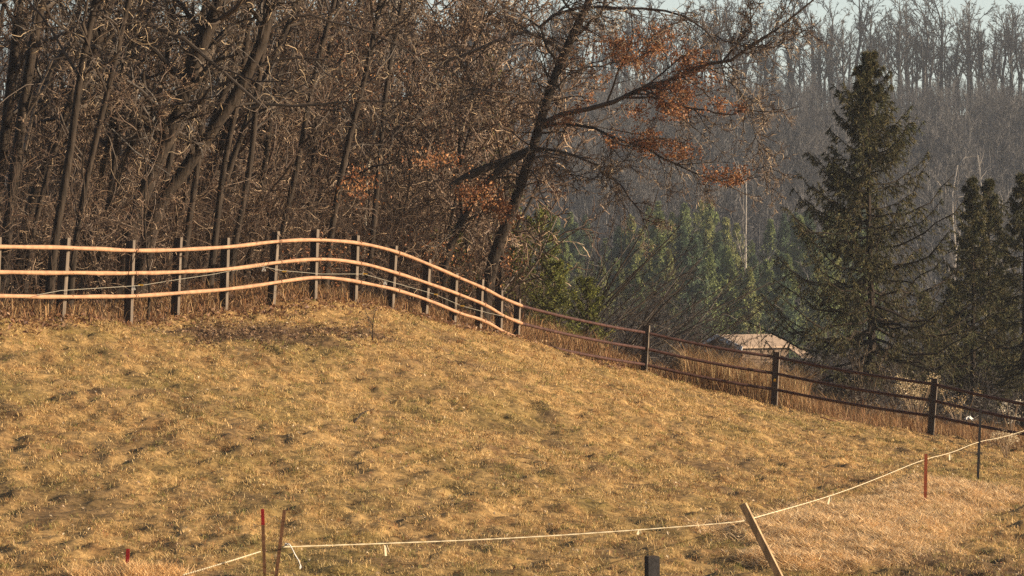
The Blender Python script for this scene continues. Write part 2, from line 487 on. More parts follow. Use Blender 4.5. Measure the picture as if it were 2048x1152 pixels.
b = Acc(); b.box(sp + [-.11, 0, -.12], sp + [.10, .02, -.10], .16, .10, (0, 1, 0)); b.box(sp + [-.08, -.02, -.04], sp + [.07, .0, -.03], .12, .06, (0, 1, .1))
tag(b.build('stone_block', M['grey'], origin=sp), 'small grey block lying beside the straw heap', 'block')

# fallen leaves: on the turf, thick under the wood edge
a = Acc()
x, y = sample(9000, -100, 2150, 37, 96); k = fence_side(x, y) < .3; x, y = x[k], y[k]
a.cards(np.stack([x, y, gz(x, y) + .04], 1), rng.uniform(.015, .035, len(x)), mixcol(len(x), [(.62, .50, .34), (.22, .10, .05), (.42, .26, .12)]), flat=.5)
x, y = sample(60000, -150, 1250, 58, 104); s = fence_side(x, y); k = (s > -2.5 + 1.5 * rng.uniform(-1, 1, len(x))) & (s < 22); x, y = x[k], y[k]
a.cards(np.stack([x, y, gz(x, y) + rng.uniform(.01, .08, len(x))], 1), rng.uniform(.03, .07, len(x)), mixcol(len(x), [(.26, .13, .06), (.17, .085, .05), (.36, .22, .12), (.13, .07, .045)]), flat=.4)
n = 4000; ang = rng.uniform(0, 6.28, n); ci = rng.integers(0, 3, n)
x = np.array([DARK_PATCH[i][0][0] for i in ci]) + np.array([DARK_PATCH[i][1] for i in ci]) * np.cos(ang) * rng.uniform(0, 1.1, n)
y = np.array([DARK_PATCH[i][0][1] for i in ci]) + np.array([DARK_PATCH[i][2] for i in ci]) * np.sin(ang) * rng.uniform(0, 1.25, n)
a.cards(np.stack([x, y, gz(x, y) + .02], 1), rng.uniform(.02, .05, n), mixcol(n, [(.17, .095, .055), (.12, .075, .05), (.34, .22, .12)]), flat=.5)
kind(a.build('fallen_leaves', M['leaf']), 'stuff', 'fallen brown leaves')

# tall dry weeds along the fences
WEED = [(.36, .20, .09), (.28, .13, .055), (.22, .14, .07), (.44, .30, .15), (.15, .085, .05)]
n = 52000
x, y = sample(n, 1030, 2250, 85, 108); s = fence_side(x, y); k = (s > .15) & (s < 9); x, y = x[k], y[k]
x2, y2 = sample(46000, -160, 1060, 58, 96); s = fence_side(x2, y2); k = (s > -.25) & (s < 7); x2, y2 = x2[k], y2[k]
n1, n2 = len(x), len(x2)
cl = fbm(x * .8, y * .8, 81, 3)
L = np.concatenate([rng.uniform(.25, .95, n1) * (.35 + 1.2 * cl), rng.uniform(.15, .6, n2)])
x = np.concatenate([x, x2]); y = np.concatenate([y, y2]); n = n1 + n2
V, q, t, c5 = blades(x, y, L, rng.uniform(.008, .017, n), rng.uniform(.05, .75, n), rng.uniform(0, 6.28, n), mixcol(n, WEED), bend=.7)
kind(mesh('dry_weeds', V, [q, t], M['grass'], col=c5), 'stuff', 'tall rusty dry weeds along the fences')


n = 5200
x, y = sample(n, 1370, 1610, 95.6, 103); k = fence_side(x, y) > .3; x, y = x[k], y[k]; n = len(x)
V, q, t, c5 = blades(x, y, rng.uniform(.9, 1.9, n), rng.uniform(.010, .02, n), rng.uniform(.03, .35, n), rng.uniform(0, 6.28, n), mixcol(n, WEED + [(.48, .38, .2)]), bend=.8)
kind(mesh('tall_weeds', V, [q, t], M['grass'], col=c5), 'stuff', 'head-high dry weeds in front of the house')


# ------------------------------------------------------------------ fences
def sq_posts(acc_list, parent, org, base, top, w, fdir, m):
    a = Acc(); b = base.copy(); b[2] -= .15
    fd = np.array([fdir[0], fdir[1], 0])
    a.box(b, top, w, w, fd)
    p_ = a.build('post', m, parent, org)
    sd = np.array([fdir[1], -fdir[0], 0]); bt = w * .10            # pale strip added to stand for the post's sunlit right face
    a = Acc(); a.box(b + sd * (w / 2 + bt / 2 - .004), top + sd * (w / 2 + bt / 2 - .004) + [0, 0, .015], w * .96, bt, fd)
    a.build('sunlit_strip', M['sunlit_strip'], p_, org)
    return p_


PT = [(-6, 476, -14), (133, 477, 119), (263, 482, 255), (358, 476, 349), (453, 477, 446), (553, 464, 541), (632, 460, 625), (713, 472, 706), (790, 493, 779), (857, 520, 847),
      (911, 548, 904), (963, 560, 955), (1001, 582, 997), (1037, 599, 1032)]
LF = FBW[:14]
fr = thing('pole_fence', 'three-rail fence of pale peeled poles on dark posts curving over the mound', 'fence', LF[0])
dirs = np.gradient(LF[:, :2], axis=0)
dirs = dirs / np.linalg.norm(dirs, axis=1, keepdims=True)
side = np.stack([dirs[:, 1], -dirs[:, 0], 0 * dirs[:, 0]], 1)          # towards the sun and the right
for k, (tx, tr, bx) in enumerate(PT):
    d = LF[k, 1]
    base = P(bx, FB[k][1], d); base[2] = float(gz(base[0], base[1]))
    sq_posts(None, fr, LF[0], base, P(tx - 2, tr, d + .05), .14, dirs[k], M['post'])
RL = [[495, 497, 502, 500, 494, 483, 478, 485, 505, 530, 556, 577, 598, 613], [545, 546, 548, 544, 538, 524, 517, 526, 546, 570, 589, 608, 632, 647], [593, 593, 593, 587, 580, 563, 555, 564, 580, 603, 626, 640, 664, 678]]
for r_ in RL:
    pts = []
    for k, row in enumerate(r_):
        p = P(PT[k][0] - 4 if k else -6, row, LF[k, 1]) + side[k] * .14
        p[2] += rng.normal(0, .008); pts.append(p)
    pts[0] = pts[0] + (pts[0] - pts[1]) * .5
    pp = resample(pts, 90); pp[:, 2] += .012 * (fbm(np.arange(90) * .35, np.zeros(90), int(r_[0]), 2) - .5)
    a = Acc(); a.tubes(pp[None], (.041 + .004 * np.sin(np.arange(90) * .8))[None], 10); a.build('rail', M['pole'], fr, LF[0], smooth=True)
for k in range(1, 14):
    for r_ in RL:                                                       # dark wire ties where the rails cross the posts
        p = P(PT[k][0] - 4, r_[k], LF[k, 1]) + side[k] * .14
        t = np.append(dirs[k], 0)
        a = Acc(); a.tubes(np.stack([p - t * .02, p, p + t * .02])[None], np.full((1, 3), .049), 8); a.build('rail_tie', M['rust'], fr, LF[0])

fr2 = thing('steel_fence', 'three-rail fence with straight red-brown rails running down the right slope', 'fence', FBW[15])
RP = [(1293, 652, 1287, 748, 95), (1553, 704, 1547, 815, 95), (1869, 757, 1860, 872, 91), (2203, 818, 2195, 925, 87)]
for tx, tr, bx, br, d in RP:
    base = P(bx, br, d); base[2] = float(gz(base[0], base[1]))
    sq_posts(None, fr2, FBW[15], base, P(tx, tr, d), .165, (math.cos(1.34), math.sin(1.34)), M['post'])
for r_ in ([611, 665, 714, 768, 806, 836], [646, 697, 747, 801, 838, 868], [680, 729, 779, 832, 866, 893]):
    kx = [1039, 1290, 1551, 1866, 2048, 2205]; kd = [88, 95, 95, 91, 88.6, 87]
    for s in range(5):
        p0 = P(kx[s], r_[s], kd[s]); p1 = P(kx[s + 1], r_[s + 1], kd[s + 1])
        if s == 4: continue
        if s == 3: p1 = P(kx[5], r_[5], kd[5])
        q_ = np.linspace(0, 1, 9)[:, None]; pp = p0 + (p1 - p0) * q_; pp[:, 2] -= .05 * (q_[:, 0] * (1 - q_[:, 0])) * 4
        a = Acc(); a.tubes(pp[None], np.full((1, 9), .043), 8); a.build('rail', M['steel'], fr2, FBW[15], smooth=True)
p = P(1549, 762, 94.88); a = Acc(); a.box(p, p + [0, -.02, .05], .06, .06); a.build('yellow_tag', M['yellow'], fr2, FBW[15])

# thin electric line on the pole fence
W1 = [(60, 590, 61), (108, 581, 62.5), (268, 571, 66), (350, 558, 69), (412, 549, 70.8), (452, 541, 71.5), (512, 533, 73), (552, 541, 74.1), (632, 548, 76), (716, 548, 78), (790, 569, 80), (858, 588, 82), (911, 611, 83.5), (963, 625, 85), (1030, 640, 87.8)]
so = np.interp
pts = [P(*w) + np.array([.13, -.03, 0]) for w in W1]
a = Acc(); a.tubes(np.array(pts)[None], np.full((1, len(pts)), .0055), 5)
ew = thing('electric_line', 'thin grey electric line strung along the pole fence between its rails', 'wire', pts[0])
a.build('strand', M['wire'], ew, pts[0])
for px, row, d in [(272, 569, 66), (560, 542, 74.1), (722, 547, 78), (864, 588, 82), (917, 611, 83.5)]:
    p = P(px, row, d) + np.array([.1, -.05, 0]); a = Acc(); a.box(p - [.05, 0, .005], p + [.05, .0, -.012], .02, .03, (0, 1, 0)); a.build('insulator', M['yellow'], ew, pts[0])
for px, row, d in [(255, 571, 66), (517, 534, 73), (760, 562, 79)]:
    p = P(px, row, d) + np.array([.12, -.05, 0]); a = Acc(); a.box(p, p + [-.03, 0, -.10], .03, .01); a.box(p, p + [.035, 0, -.09], .03, .01); a.build('tape_flag', M['white'], ew, pts[0])


# ------------------------------------------------------------------ stakes and rope
def stake(name, label, base, top, w, m, redtop=0, m2=None, capm=None):
    base = np.array(base); top = np.array(top); base[2] -= .1
    t = thing(name, label, 'stake', base)
    d = unit(top - base); L = np.linalg.norm(top - base)
    j = base + d * (L - redtop)
    a = Acc()
    for (u, v, cx, cy) in ((w, w * .35, 0, 0), (w * .35, w * .8, 0, w * .4)):   # T section
        a.box(base + [cx, cy, 0], j + [cx, cy, 0], u, v)
    a.build('shaft', m, t, base)
    if redtop:
        a = Acc()
        for (u, v, cx, cy) in ((w * 1.02, w * .37, 0, 0), (w * .37, w * .82, 0, w * .4)):
            a.box(j + [cx, cy, 0], top + [cx, cy, 0], u, v)
        a.build('painted_tip', m2, t, base)
    return t


def gzp(px, row, d):
    p = P(px, row, d); p[2] = float(gz(p[0], p[1])); return p


b = gzp(253, 1152, 39.6); stake('short_stake', 'short red stake standing in the straw heap', b, P(256, 1098, 39.6), .042, M['red'])
stake('red_tipped_stake', 'rusty stake with a bright red painted tip, upright in a close pair', gzp(530, 1152, 39.4), P(525, 1018, 39.4), .038, M['rust'], .19, M['red'])
stake('rusty_stake', 'plain rusty stake tilting right beside the red-tipped stake', gzp(547, 1152, 38.7), P(569, 1020, 38.7), .040, M['rust'])
b = gzp(1566, 1180, 41.0); t = P(1486, 1008, 41.0)
lt = thing('leaning_stake', 'flat weathered wooden stake leaning far to the left with rope across it', 'stake', b)
a = Acc(); a.box(b - unit(t - b) * .1, t, .085, .05, (.93, -.36, 0)); a.build('board', M['wood'], lt, b)
b = gzp(1305, 1152, 39.0); b2 = P(1304, 1112, 39.0)
bp = thing('black_post', 'short thick black square post at the bottom edge of the paddock', 'post', b)
a = Acc(); a.box(b - [0, 0, .1], b2 - [0, 0, .012], .14, .14, (.95, .3, 0)); a.build('shaft', M['black'], bp, b)
a = Acc(); a.box(b2 - [0, 0, .012], b2, .132, .132, (.95, .3, 0)); a.build('top', M['post'], bp, b)
g1 = gp(1850, 1021); stake('orange_red_stake', 'whole orange-red painted stake standing in spilled straw', g1, P(1852, 908, g1[1]), .052, M['orange_rust'])
g2 = gp(1955, 963); stake('dark_stake', 'tall thin dark stake where the rope turns uphill near the steel fence', g2, P(1961, 817, g2[1]), .05, M['black'])

d1, d2 = g1[1], g2[1]
rope_px = [(366, 1150, 38.6), (448, 1126, 38.8), (521, 1103, 39.3)], [(566, 1094, 38.65), (800, 1086, 39.25), (1040, 1076, 39.85), (1290, 1059, 40.5), (1480, 1044, 40.93), (1500, 1038, 41.05), (1660, 993, 45.5), (1760, 955, 50), (1848, 918, d1 - .1), (1900, 907, (d1 + d2) / 2), (1956, 883, d2 - .1), (2000, 876, d2 + 4), (2060, 858, d2 + 9)]
rp = thing('fence_rope', 'cream electric-fence rope strung low across the paddock from stake to stake', 'rope', P(566, 1094, 39.5))
for seg in rope_px:
    nn = int(40 * len(seg)); pp = resample([P(*s) for s in seg], nn)
    a = Acc(); a.tubes(pp[None], (np.interp(pp[:, 1], [39, 44], [.0078, .0052]) * (1 + .35 * np.sin(np.arange(nn) * 2.1)))[None], 6); a.build('strand', M['tape'], rp, P(566, 1094, 39.5))
for px, row, d, L, dx in [(770, 1088, 39.2, .14, .01), (1660, 994, 45.5, .10, -.03), (1899, 908, (d1 + d2) / 2, .11, .0), (1278, 1061, 40.45, .05, -.02)]:
    p = P(px, row, d); a = Acc(); a.box(p, p + [dx, -.01, -L], .028, .006, (.9, .4, 0)); a.box(p + [.01, 0, 0], p + [dx + .035, .01, -L * .7], .024, .006, (.9, -.4, 0)); a.build('tape_flag', M['tape'], rp, P(566, 1094, 39.5))
pp = resample([P(568, 1093, 38.65), P(577, 1085, 38.6), P(585, 1099, 38.6), P(590, 1110, 38.6), P(598, 1122, 38.6), P(601, 1134, 38.6)], 24)
a = Acc(); a.tubes(pp[None], np.full((1, 24), .007), 5); a.cards(np.array([pp[-1], pp[3]]), np.array([.03, .03]), np.ones((2, 3)) * .7); a.build('loose_end', M['white'], rp, P(566, 1094, 39.5))


# ------------------------------------------------------------------ bare trees
def crown(TP, TR, specs):
    out = []
    p, r = TP, TR
    for s in specs:
        p, r = branch(p, r, *s); out.append((p, r))
    return out


def put_crown(acc, lv, cols, ks):
    for (p, r), k, c in zip(lv, ks, cols):
        acc.tubes(p, r, k, mixcol(len(p), c))


def make_trunk(acc, pts, r0, r1, n=18, k=10, knob=.06):
    pp = resample(pts, n); s = np.linspace(0, 1, n)
    rr = r0 + (r1 - r0) * s; rr = rr * (1 + .45 * np.exp(-s * n / 1.2))
    rr = rr * (1 + knob * (vn(s * 14, s * 0 + r0 * 100, 3) - .5) * 2)
    acc.tubes(pp[None], rr[None], k, np.array([[.1, .07, .05]]))
    return pp[None], rr[None]


def bare_tree(name, label, pts, r0, r1, m=M['bark'], nl=(18, 6, 6, 4), lens=(2.4, .55, .55, .9), wander=(.16, .22, .28, .30), t0=.22, group=None, cols=None, rmin=(.022, .013, .009, .0075), a0=.5, a1=1.2, extra=None, up=(.06, .03, 0, -.02)):
    pts = np.array(pts); org = pts[0]
    t = thing(name, label, 'tree', org, group)
    a = Acc(); TP, TR = make_trunk(a, pts, r0, r1)
    a.build('trunk', m, t, org, smooth=True)
    H = plen(TP)[0]
    c = Acc()
    l1 = branch(TP, TR, nl[0], t0, 1, a0, a1, lens[0] / H, 8, wander[0], up[0], .5, rmin[0])
    if extra:
        l1p = np.concatenate([l1[0], np.array([resample(e[0], 8) for e in extra])]); l1r = np.concatenate([l1[1], np.array([np.linspace(e[1], e[2], 8) for e in extra])])
        l1 = (l1p, l1r)
    l2 = branch(*l1, nl[1], .1, 1, .4, 1.2, lens[1], 6, wander[1], up[1], .55, rmin[1])
    l3 = branch(*l2, nl[2], .1, 1, .4, 1.3, lens[2], 5, wander[2], up[2], .6, rmin[2])
    l4 = branch(*l3, nl[3], .15, 1, .4, 1.3, lens[3], 7, wander[3], up[3], .75, rmin[3], .5)
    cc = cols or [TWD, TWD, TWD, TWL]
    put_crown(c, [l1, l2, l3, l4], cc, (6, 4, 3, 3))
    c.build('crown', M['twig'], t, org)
    return t, l3, l2


def px_trunk(pl, d, top=9.0):
    pts = [P(a, b, d) for a, b in pl]
    # first point: on the ground; last: on up past the top of the picture
    g = pts[0].copy(); g[2] = float(gz(g[0], g[1])) - .1; pts[0] = g
    u = unit(pts[-1] - pts[-2]); u = unit(u + np.array([0, 0, .4]))
    while pts[-1][2] < top: pts.append(pts[-1] + u * 1.2 + rng.normal(0, .06, 3))
    return pts


big = [
    ('thick dark trunk leaning right, the stouter of the two meeting above the second fence post', [(235, 600), (255, 480), (275, 417), (300, 354), (333, 283), (354, 233), (375, 167), (400, 96), (442, 0)], 71.5, .175, .12),
    ('dark trunk leaning strongly right just right of the stoutest trunk', [(272, 600), (295, 470), (317, 400), (362, 352), (404, 290), (442, 233), (471, 195), (500, 137), (525, 83), (546, 0)], 73, .16, .11),
    ('dark trunk slanting up right left of the slender pale-topped tree', [(28, 610), (50, 450), (75, 375), (117, 270), (167, 158), (208, 54), (221, 0)], 70.5, .12, .09),
    ('leftmost thick straight trunk rising at the edge of the wood', [(0, 620), (15, 450), (35, 300), (52, 180), (70, 60), (85, 0)], 69, .12, .09),
    ('slender tree leaning right between the slanting dark trunk and the stoutest trunk', [(165, 600), (178, 470), (205, 340), (226, 240), (248, 160), (262, 0)], 74, .07, .045),
    ('slim dark tree bending right below the stoutest trunk', [(205, 610), (222, 410), (240, 330), (267, 275), (300, 238), (330, 150), (350, 0)], 74.5, .065, .04),
]
arch = [([P(38, 340, 71), P(62, 267, 71), P(79, 195, 71), P(110, 115, 71), P(167, 48, 71), P(208, 33, 71), P(267, 38, 71), P(317, 50, 71), P(375, 79, 71), P(458, 154, 71), P(529, 217, 71)], .075, .03),
        ([P(50, 300, 70), P(90, 120, 70), P(150, 97, 70), P(205, 130, 70), P(252, 168, 70), P(300, 235, 70)], .035, .015)]
hor = [([P(360, 205, 73), P(410, 185, 73), P(458, 162, 73), P(533, 125, 73), P(592, 112, 73), P(650, 120, 73)], .04, .02)]
hor2 = [([P(540, 60, 75), P(600, 20, 75), P(660, 45, 75), P(740, 60, 75), P(830, 110, 75)], .035, .012), ([P(440, 240, 75), P(520, 205, 75), P(600, 215, 75), P(700, 200, 75), P(800, 205, 75)], .04, .014)]
dk = 'dark leaning trunk standing in the depth of the left wood'
for pl_, d, r0 in [([(-25, 610), (-5, 400), (18, 200), (40, 0)], 73, .12), ([(80, 600), (100, 470), (130, 330), (165, 190), (190, 60), (200, 0)], 75, .10), ([(122, 610), (140, 480), (158, 330), (180, 180), (196, 0)], 78, .09),
                   ([(325, 600), (345, 470), (392, 330), (446, 195), (482, 80), (502, 0)], 77, .09), ([(398, 600), (425, 450), (470, 300), (524, 170), (580, 40), (600, 0)], 79, .08), ([(500, 600), (520, 430), (560, 250), (615, 100), (650, 0)], 92, .075),
                   ([(165, 600), (185, 420), (222, 260), (262, 100), (285, 0)], 80, .085), ([(600, 600), (622, 400), (655, 220), (700, 60), (720, 0)], 96, .07)]:
    big.append((dk, pl_, d, r0, r0 * .7))
for px in (60, 108, 150, 205, 300, 372, 430, 470, 560, 660, 745):
    ln = rng.uniform(60, 150); dd_ = np.interp(px, [f[0] for f in FB], [f[2] for f in FB]) + rng.uniform(3, 10)
    big.append((dk, [(px - 14, 600), (px, 480), (px + ln * .3 + rng.normal(0, 6), 320), (px + ln * .65 + rng.normal(0, 8), 160), (px + ln, 0)], dd_, rng.uniform(.055, .09), .05))
for k, (lab, pl, d, r0, r1) in enumerate(big):
    ex = {3: arch, 0: hor, 1: hor2}.get(k)
    bare_tree('bare_tree', lab, px_trunk(pl, d), r0, r1, nl=(17, 6, 5, 2) if k < 6 else (12, 5, 5, 2), t0=.3, extra=ex, group=None if k < 6 else 'dark leaning trunks in the left wood')

t, _, _ = bare_tree('birch_tree', 'slender birch with a sunlit white upper trunk in the left wood', px_trunk([(240, 600), (243, 400), (246, 230), (252, 150), (262, 60), (266, 0)], 84), .06, .05, m=M['pale_bark'], nl=(12, 5, 5, 3))
bare_tree('birch_tree', 'short-looking white birch stem showing between the two stout trunks', px_trunk([(436, 600), (432, 400), (438, 200), (444, 100), (448, 0)], 92), .06, .05, m=M['pale_bark'], nl=(12, 5, 5, 3))
bare_tree('birch_tree', 'white birch rising behind the crown of the mound near the fence top', px_trunk([(722, 600), (728, 480), (735, 330), (740, 300), (788, 120), (790, 30)], 95), .055, .04, m=M['pale_bark'], nl=(12, 5, 5, 3))

# many slimmer trees deeper in the wood: four kinds, copied
protos = []
for k in range(4):
    Hh = rng.uniform(10, 12); lean = rng.uniform(.12, .38)
    pts = [np.array([lean * Hh * (s ** 1.2) + rng.normal(0, .12), rng.normal(0, .15), Hh * s]) for s in np.linspace(0, 1, 7)]
    pts[0] = np.zeros(3)
    t, _, _ = bare_tree('bare_tree', 'slim bare brown tree standing inside the left wood', pts, rng.uniform(.07, .12), .035, nl=(26, 6, 5, 2), lens=(2.2, .55, .55, .9), t0=.12, group='slim trees inside the left wood', cols=[TW, TW, TWM, TWN])
    protos.append(t)
spots = []
for px in np.linspace(-110, 820, 40):
    d = rng.uniform(80, 128) if px < 620 else rng.uniform(104, 130); spots.append((px + rng.uniform(-16, 16), d))
for k, (px, d) in enumerate(spots):
    x = (px - CX) / F * d; loc = (x, d, float(gz(x, d)) - .1)
    rz = rng.uniform(-.7, .7)
    if k < 4:
        protos[k].location = loc; protos[k].rotation_euler = (0, 0, rz)
    else:
        dup(protos[k % 4], loc, rz, rng.uniform(.85, 1.15))

# saplings
sprotos = []
for k in range(5):
    Hh = rng.uniform(3.5, 5.5)
    pts = [np.array([rng.normal(.1, .14) * s * 2, rng.normal(0, .14) * s * 2, Hh * s]) for s in np.linspace(0, 1, 7)]
    pts[0] = np.zeros(3)
    t, _, _ = bare_tree('sapling', 'thin bare sapling in the tangle behind the pole fence', pts, .028, .008, m=M['bark'], nl=(15, 5, 4, 2), lens=(1.6, .55, .6, .9), wander=(.16, .22, .28, .32), t0=.08, group='saplings behind the pole fence', rmin=(.013, .010, .008, .007), cols=[TWM, TWM, TWM, TWN], a0=.4, a1=1.2)
    sprotos.append(t)
for k in range(130):
    for _ in range(50):
        px = rng.uniform(-120, 1000); d = rng.uniform(64, 122); x = (px - CX) / F * d; s = fence_side(x, d) - (14 if k % 5 else 0)
        if 1.2 < s < 30: break
    loc = (x, d, float(gz(x, d)) - .05)
    if k < 5: sprotos[k].location = loc; sprotos[k].rotation_euler = (0, 0, rng.uniform(0, 6.28))
    else: dup(sprotos[k % 5], loc, rng.uniform(0, 6.28), rng.uniform(.75, 1.35), tilt=(rng.normal(0, .08), rng.normal(.08, .1)))

for k in range(34):                                                  # taller saplings filling the gap towards the oak
    px = rng.uniform(590, 1030); d = rng.uniform(93, 118); x = (px - CX) / F * d
    dup(sprotos[k % 5], (x, d, float(gz(x, d)) - .05), rng.uniform(0, 6.28), rng.uniform(1.5, 2.5), tilt=(rng.normal(0, .08), rng.normal(.05, .1)))
# brush: tangled stems nobody could count
x, y = sample(4600, -150, 1040, 60, 118); s = fence_side(x, y); k = (s > np.where(rng.uniform(0, 1, len(x)) < .16, .5, 7)) & (s < 30); x, y = x[k], y[k]; n = len(x)
p0 = np.stack([x, y, gz(x, y) - .03], 1)
d0 = rng.normal(size=(n, 3)) * .45 + Z3
st = walk(p0, d0 * [.6, .6, 1], rng.uniform(.7, 3.4, n), 7, .13, .05); sr = rng.uniform(.007, .014, n)[:, None] * np.linspace(1, .5, 7)
b1 = branch(st, sr, 4, .15, 1, .3, 1.0, .5, 7, .24, .02, .8, .0075); b2 = branch(*b1, 2, .2, 1, .4, 1.3, .8, 6, .30, 0, .9, .0065)
a = Acc(); put_crown(a, [(st, sr), b1, b2], [TWM, TWM, TWN], (3, 3, 3))
kind(a.build('brush_thicket', M['twig']), 'stuff', 'tangled bare brush at the foot of the left wood')
# russet leaves still hanging in the wood
a = Acc()
for px, row, w, h, d, n in [(870, 320, 60, 22, 84, 260), (720, 370, 40, 40, 78, 220), (960, 395, 40, 30, 88, 240), (700, 120, 160, 90, 90, 500), (620, 210, 160, 120, 95, 600), (880, 240, 130, 90, 95, 300), (870, 510, 60, 60, 90, 260), (540, 330, 200, 120, 90, 260), (920, 560, 60, 50, 92, 200), (1020, 520, 20, 40, 90, 90), (640, 520, 90, 50, 82, 300)]:
    c = np.array([P(px + rng.normal(0, w * .5), row + rng.normal(0, h * .5), d + rng.normal(0, 1.5)) for _ in range(n)])
    a.cards(c, rng.uniform(.03, .055, n), mixcol(n, RUS))
kind(a.build('hanging_leaves', M['leaf']), 'stuff', 'withered russet leaves caught in the twigs of the wood')

# ------------------------------------------------------------------ the oak
D = 91.0
ob = P(962, 600, D); ob[2] = float(gz(ob[0], ob[1])) - .1
oak = thing('oak_tree', 'large leaning oak with russet leaves and long dark limbs reaching over the valley', 'tree', ob)


def pl(lst, d0, d1):
    n = len(lst); return [P(a, b, d0 + (d1 - d0) * i / (n - 1)) for i, (a, b) in enumerate(lst)]


a = Acc()
TP, TR = make_trunk(a, [ob] + pl([(985, 520), (1000, 480), (1035, 390), (1062, 310), (1078, 255), (1098, 185), (1125, 115), (1150, 60), (1180, 0), (1215, -90), (1240, -190)], D, D), .165, .09, n=26, k=14, knob=.05)
stem2 = resample([ob + [-.9, -.6, 0]] + pl([(882, 560), (905, 480), (940, 405), (985, 350), (1030, 318), (1066, 298)], D - 1.5, D), 16)
a.tubes(stem2[None], np.linspace(.11, .085, 16)[None], 10)
stub = resample(pl([(900, 372), (950, 345), (1000, 325), (1066, 296)], D - 1, D), 8)
a.tubes(stub[None], np.array([[.06, .10, .12, .11, .10, .095, .09, .09]]), 9)
a.build('trunk', M['bark'], oak, ob, smooth=True)
limbs = [
    (pl([(1120, 130), (1060, 45), (1137, 22), (1187, 12), (1240, 10), (1290, 20), (1345, 27), (1390, 42), (1420, 68), (1445, 105), (1455, 180)], D, D - 2), .09, .02),
    (pl([(1128, 110), (1060, 60), (1005, 72), (940, 110), (860, 120), (780, 95)], D, D - 1), .09, .02),
    (pl([(1078, 250), (1150, 222), (1217, 206), (1292, 179), (1354, 154), (1417, 137), (1458, 122), (1508, 96), (1562, 50), (1617, 4), (1680, -40)], D, D - 3), .115, .025),
    (pl([(1250, 195), (1308, 196), (1375, 212), (1417, 223), (1446, 229), (1487, 221), (1541, 227), (1600, 215)], D - 1, D - 3), .055, .015),
    (pl([(1082, 252), (1146, 250), (1187, 258), (1250, 283), (1308, 308), (1375, 337), (1437, 369), (1487, 354), (1530, 350)], D, D - 2.5), .07, .015),
    (pl([(1072, 296), (1110, 300), (1162, 317), (1200, 342), (1246, 371), (1271, 408), (1292, 450), (1300, 490)], D, D - 2), .065, .015),
    (pl([(1145, 75), (1175, 50), (1200, 28), (1230, -20), (1290, -80)], D, D - 2), .07, .03),
    (pl([(1095, 195), (1140, 150), (1200, 130), (1260, 120), (1320, 60), (1380, 30)], D, D + 2), .05, .012),
    (pl([(1090, 210), (1040, 190), (980, 175), (900, 200), (820, 240), (760, 300)], D, D - 3), .055, .012),
    (pl([(1060, 310), (1130, 345), (1170, 360), (1240, 345)], D, D - 2), .03, .01),
    (pl([(1045, 370), (1000, 380), (950, 440), (900, 470), (870, 500)], D, D - 2), .03, .01),
    (pl([(1160, 35), (1100, -30), (1000, -60), (900, -30), (800, 10)], D, D - 2), .06, .012),
    (pl([(1420, 137), (1470, 160), (1500, 230), (1530, 330), (1545, 390)], D - 2, D - 3), .022, .008),
    (pl([(1440, 128), (1500, 60), (1500, 10), (1520, -60)], D - 2, D - 3), .04, .012),
    (pl([(1430, 70), (1475, 90), (1540, 100), (1600, 70), (1640, 40)], D - 2, D - 3), .03, .008),
]
L1p = np.array([resample(l[0], 14) for l in limbs]); L1r = np.array([np.linspace(l[1] * .66, l[2] * .7, 14) for l in limbs])
L1p[:, 1:] += rng.normal(0, .035, L1p[:, 1:].shape)
l2 = branch(L1p, L1r, 20, .12, 1, .4, 1.2, .31, 7, .2, .0, .5, .016)
l3 = branch(*l2, 8, .1, 1, .4, 1.2, .5, 6, .28, -.01, .6, .011)
l4 = branch(*l3, 5, .1, 1, .4, 1.3, .6, 5, .34, -.03, .65, .0075)
tb = branch(TP, TR, 85, .25, .9, .6, 1.5, .14, 7, .25, -.03, .2, .014)
tb2 = branch(*tb, 6, .1, 1, .4, 1.3, .5, 6, .36, -.05, .65, .008)
tb3 = branch(*tb2, 4, .1, 1, .4, 1.3, .8, 6, .36, -.05, .75, .007)
a = Acc(); put_crown(a, [(L1p, L1r), l2, l3, l4, tb, tb2, tb3], [TWD, TWD, TW, TWL, TWD, TWN, TWN], (8, 5, 3, 3, 4, 3, 3))
a.build('crown', M['twig'], oak, ob)
a = Acc()
ends = np.concatenate([l3[0][:, -1], l4[0][:, -1], l4[0][:, 2]])
epx = CX + F * ends[:, 0] / ends[:, 1]; erow = CY - F * ends[:, 2] / ends[:, 1]
LC = [(1262, 275, 50, 30), (1340, 300, 60, 26), (1300, 80, 60, 45), (1270, 110, 70, 40), (1370, 160, 70, 35), (1330, 190, 70, 30), (1430, 215, 50, 18), (1310, 225, 60, 25), (1225, 195, 40, 25), (1150, 200, 40, 30), (1070, 385, 40, 25), (1060, 420, 60, 40), (1450, 350, 45, 25), (1110, 230, 40, 30), (1380, 120, 50, 30), (980, 390, 60, 40), (1200, 120, 60, 60)]
for cx, cy, w, h in LC:
    k = np.where(((epx - cx) / (w * 1.2)) ** 2 + ((erow - cy) / (h * .75)) ** 2 < 1)[0]
    if len(k):
        kk = rng.choice(k, min(len(k) * 4, 660)); c = ends[kk] + rng.normal(0, .07, (len(kk), 3))
        a.cards(c, rng.uniform(.03, .06, len(kk)), mixcol(len(kk), RUS))
a.build('leaves', M['leaf'], oak, ob)


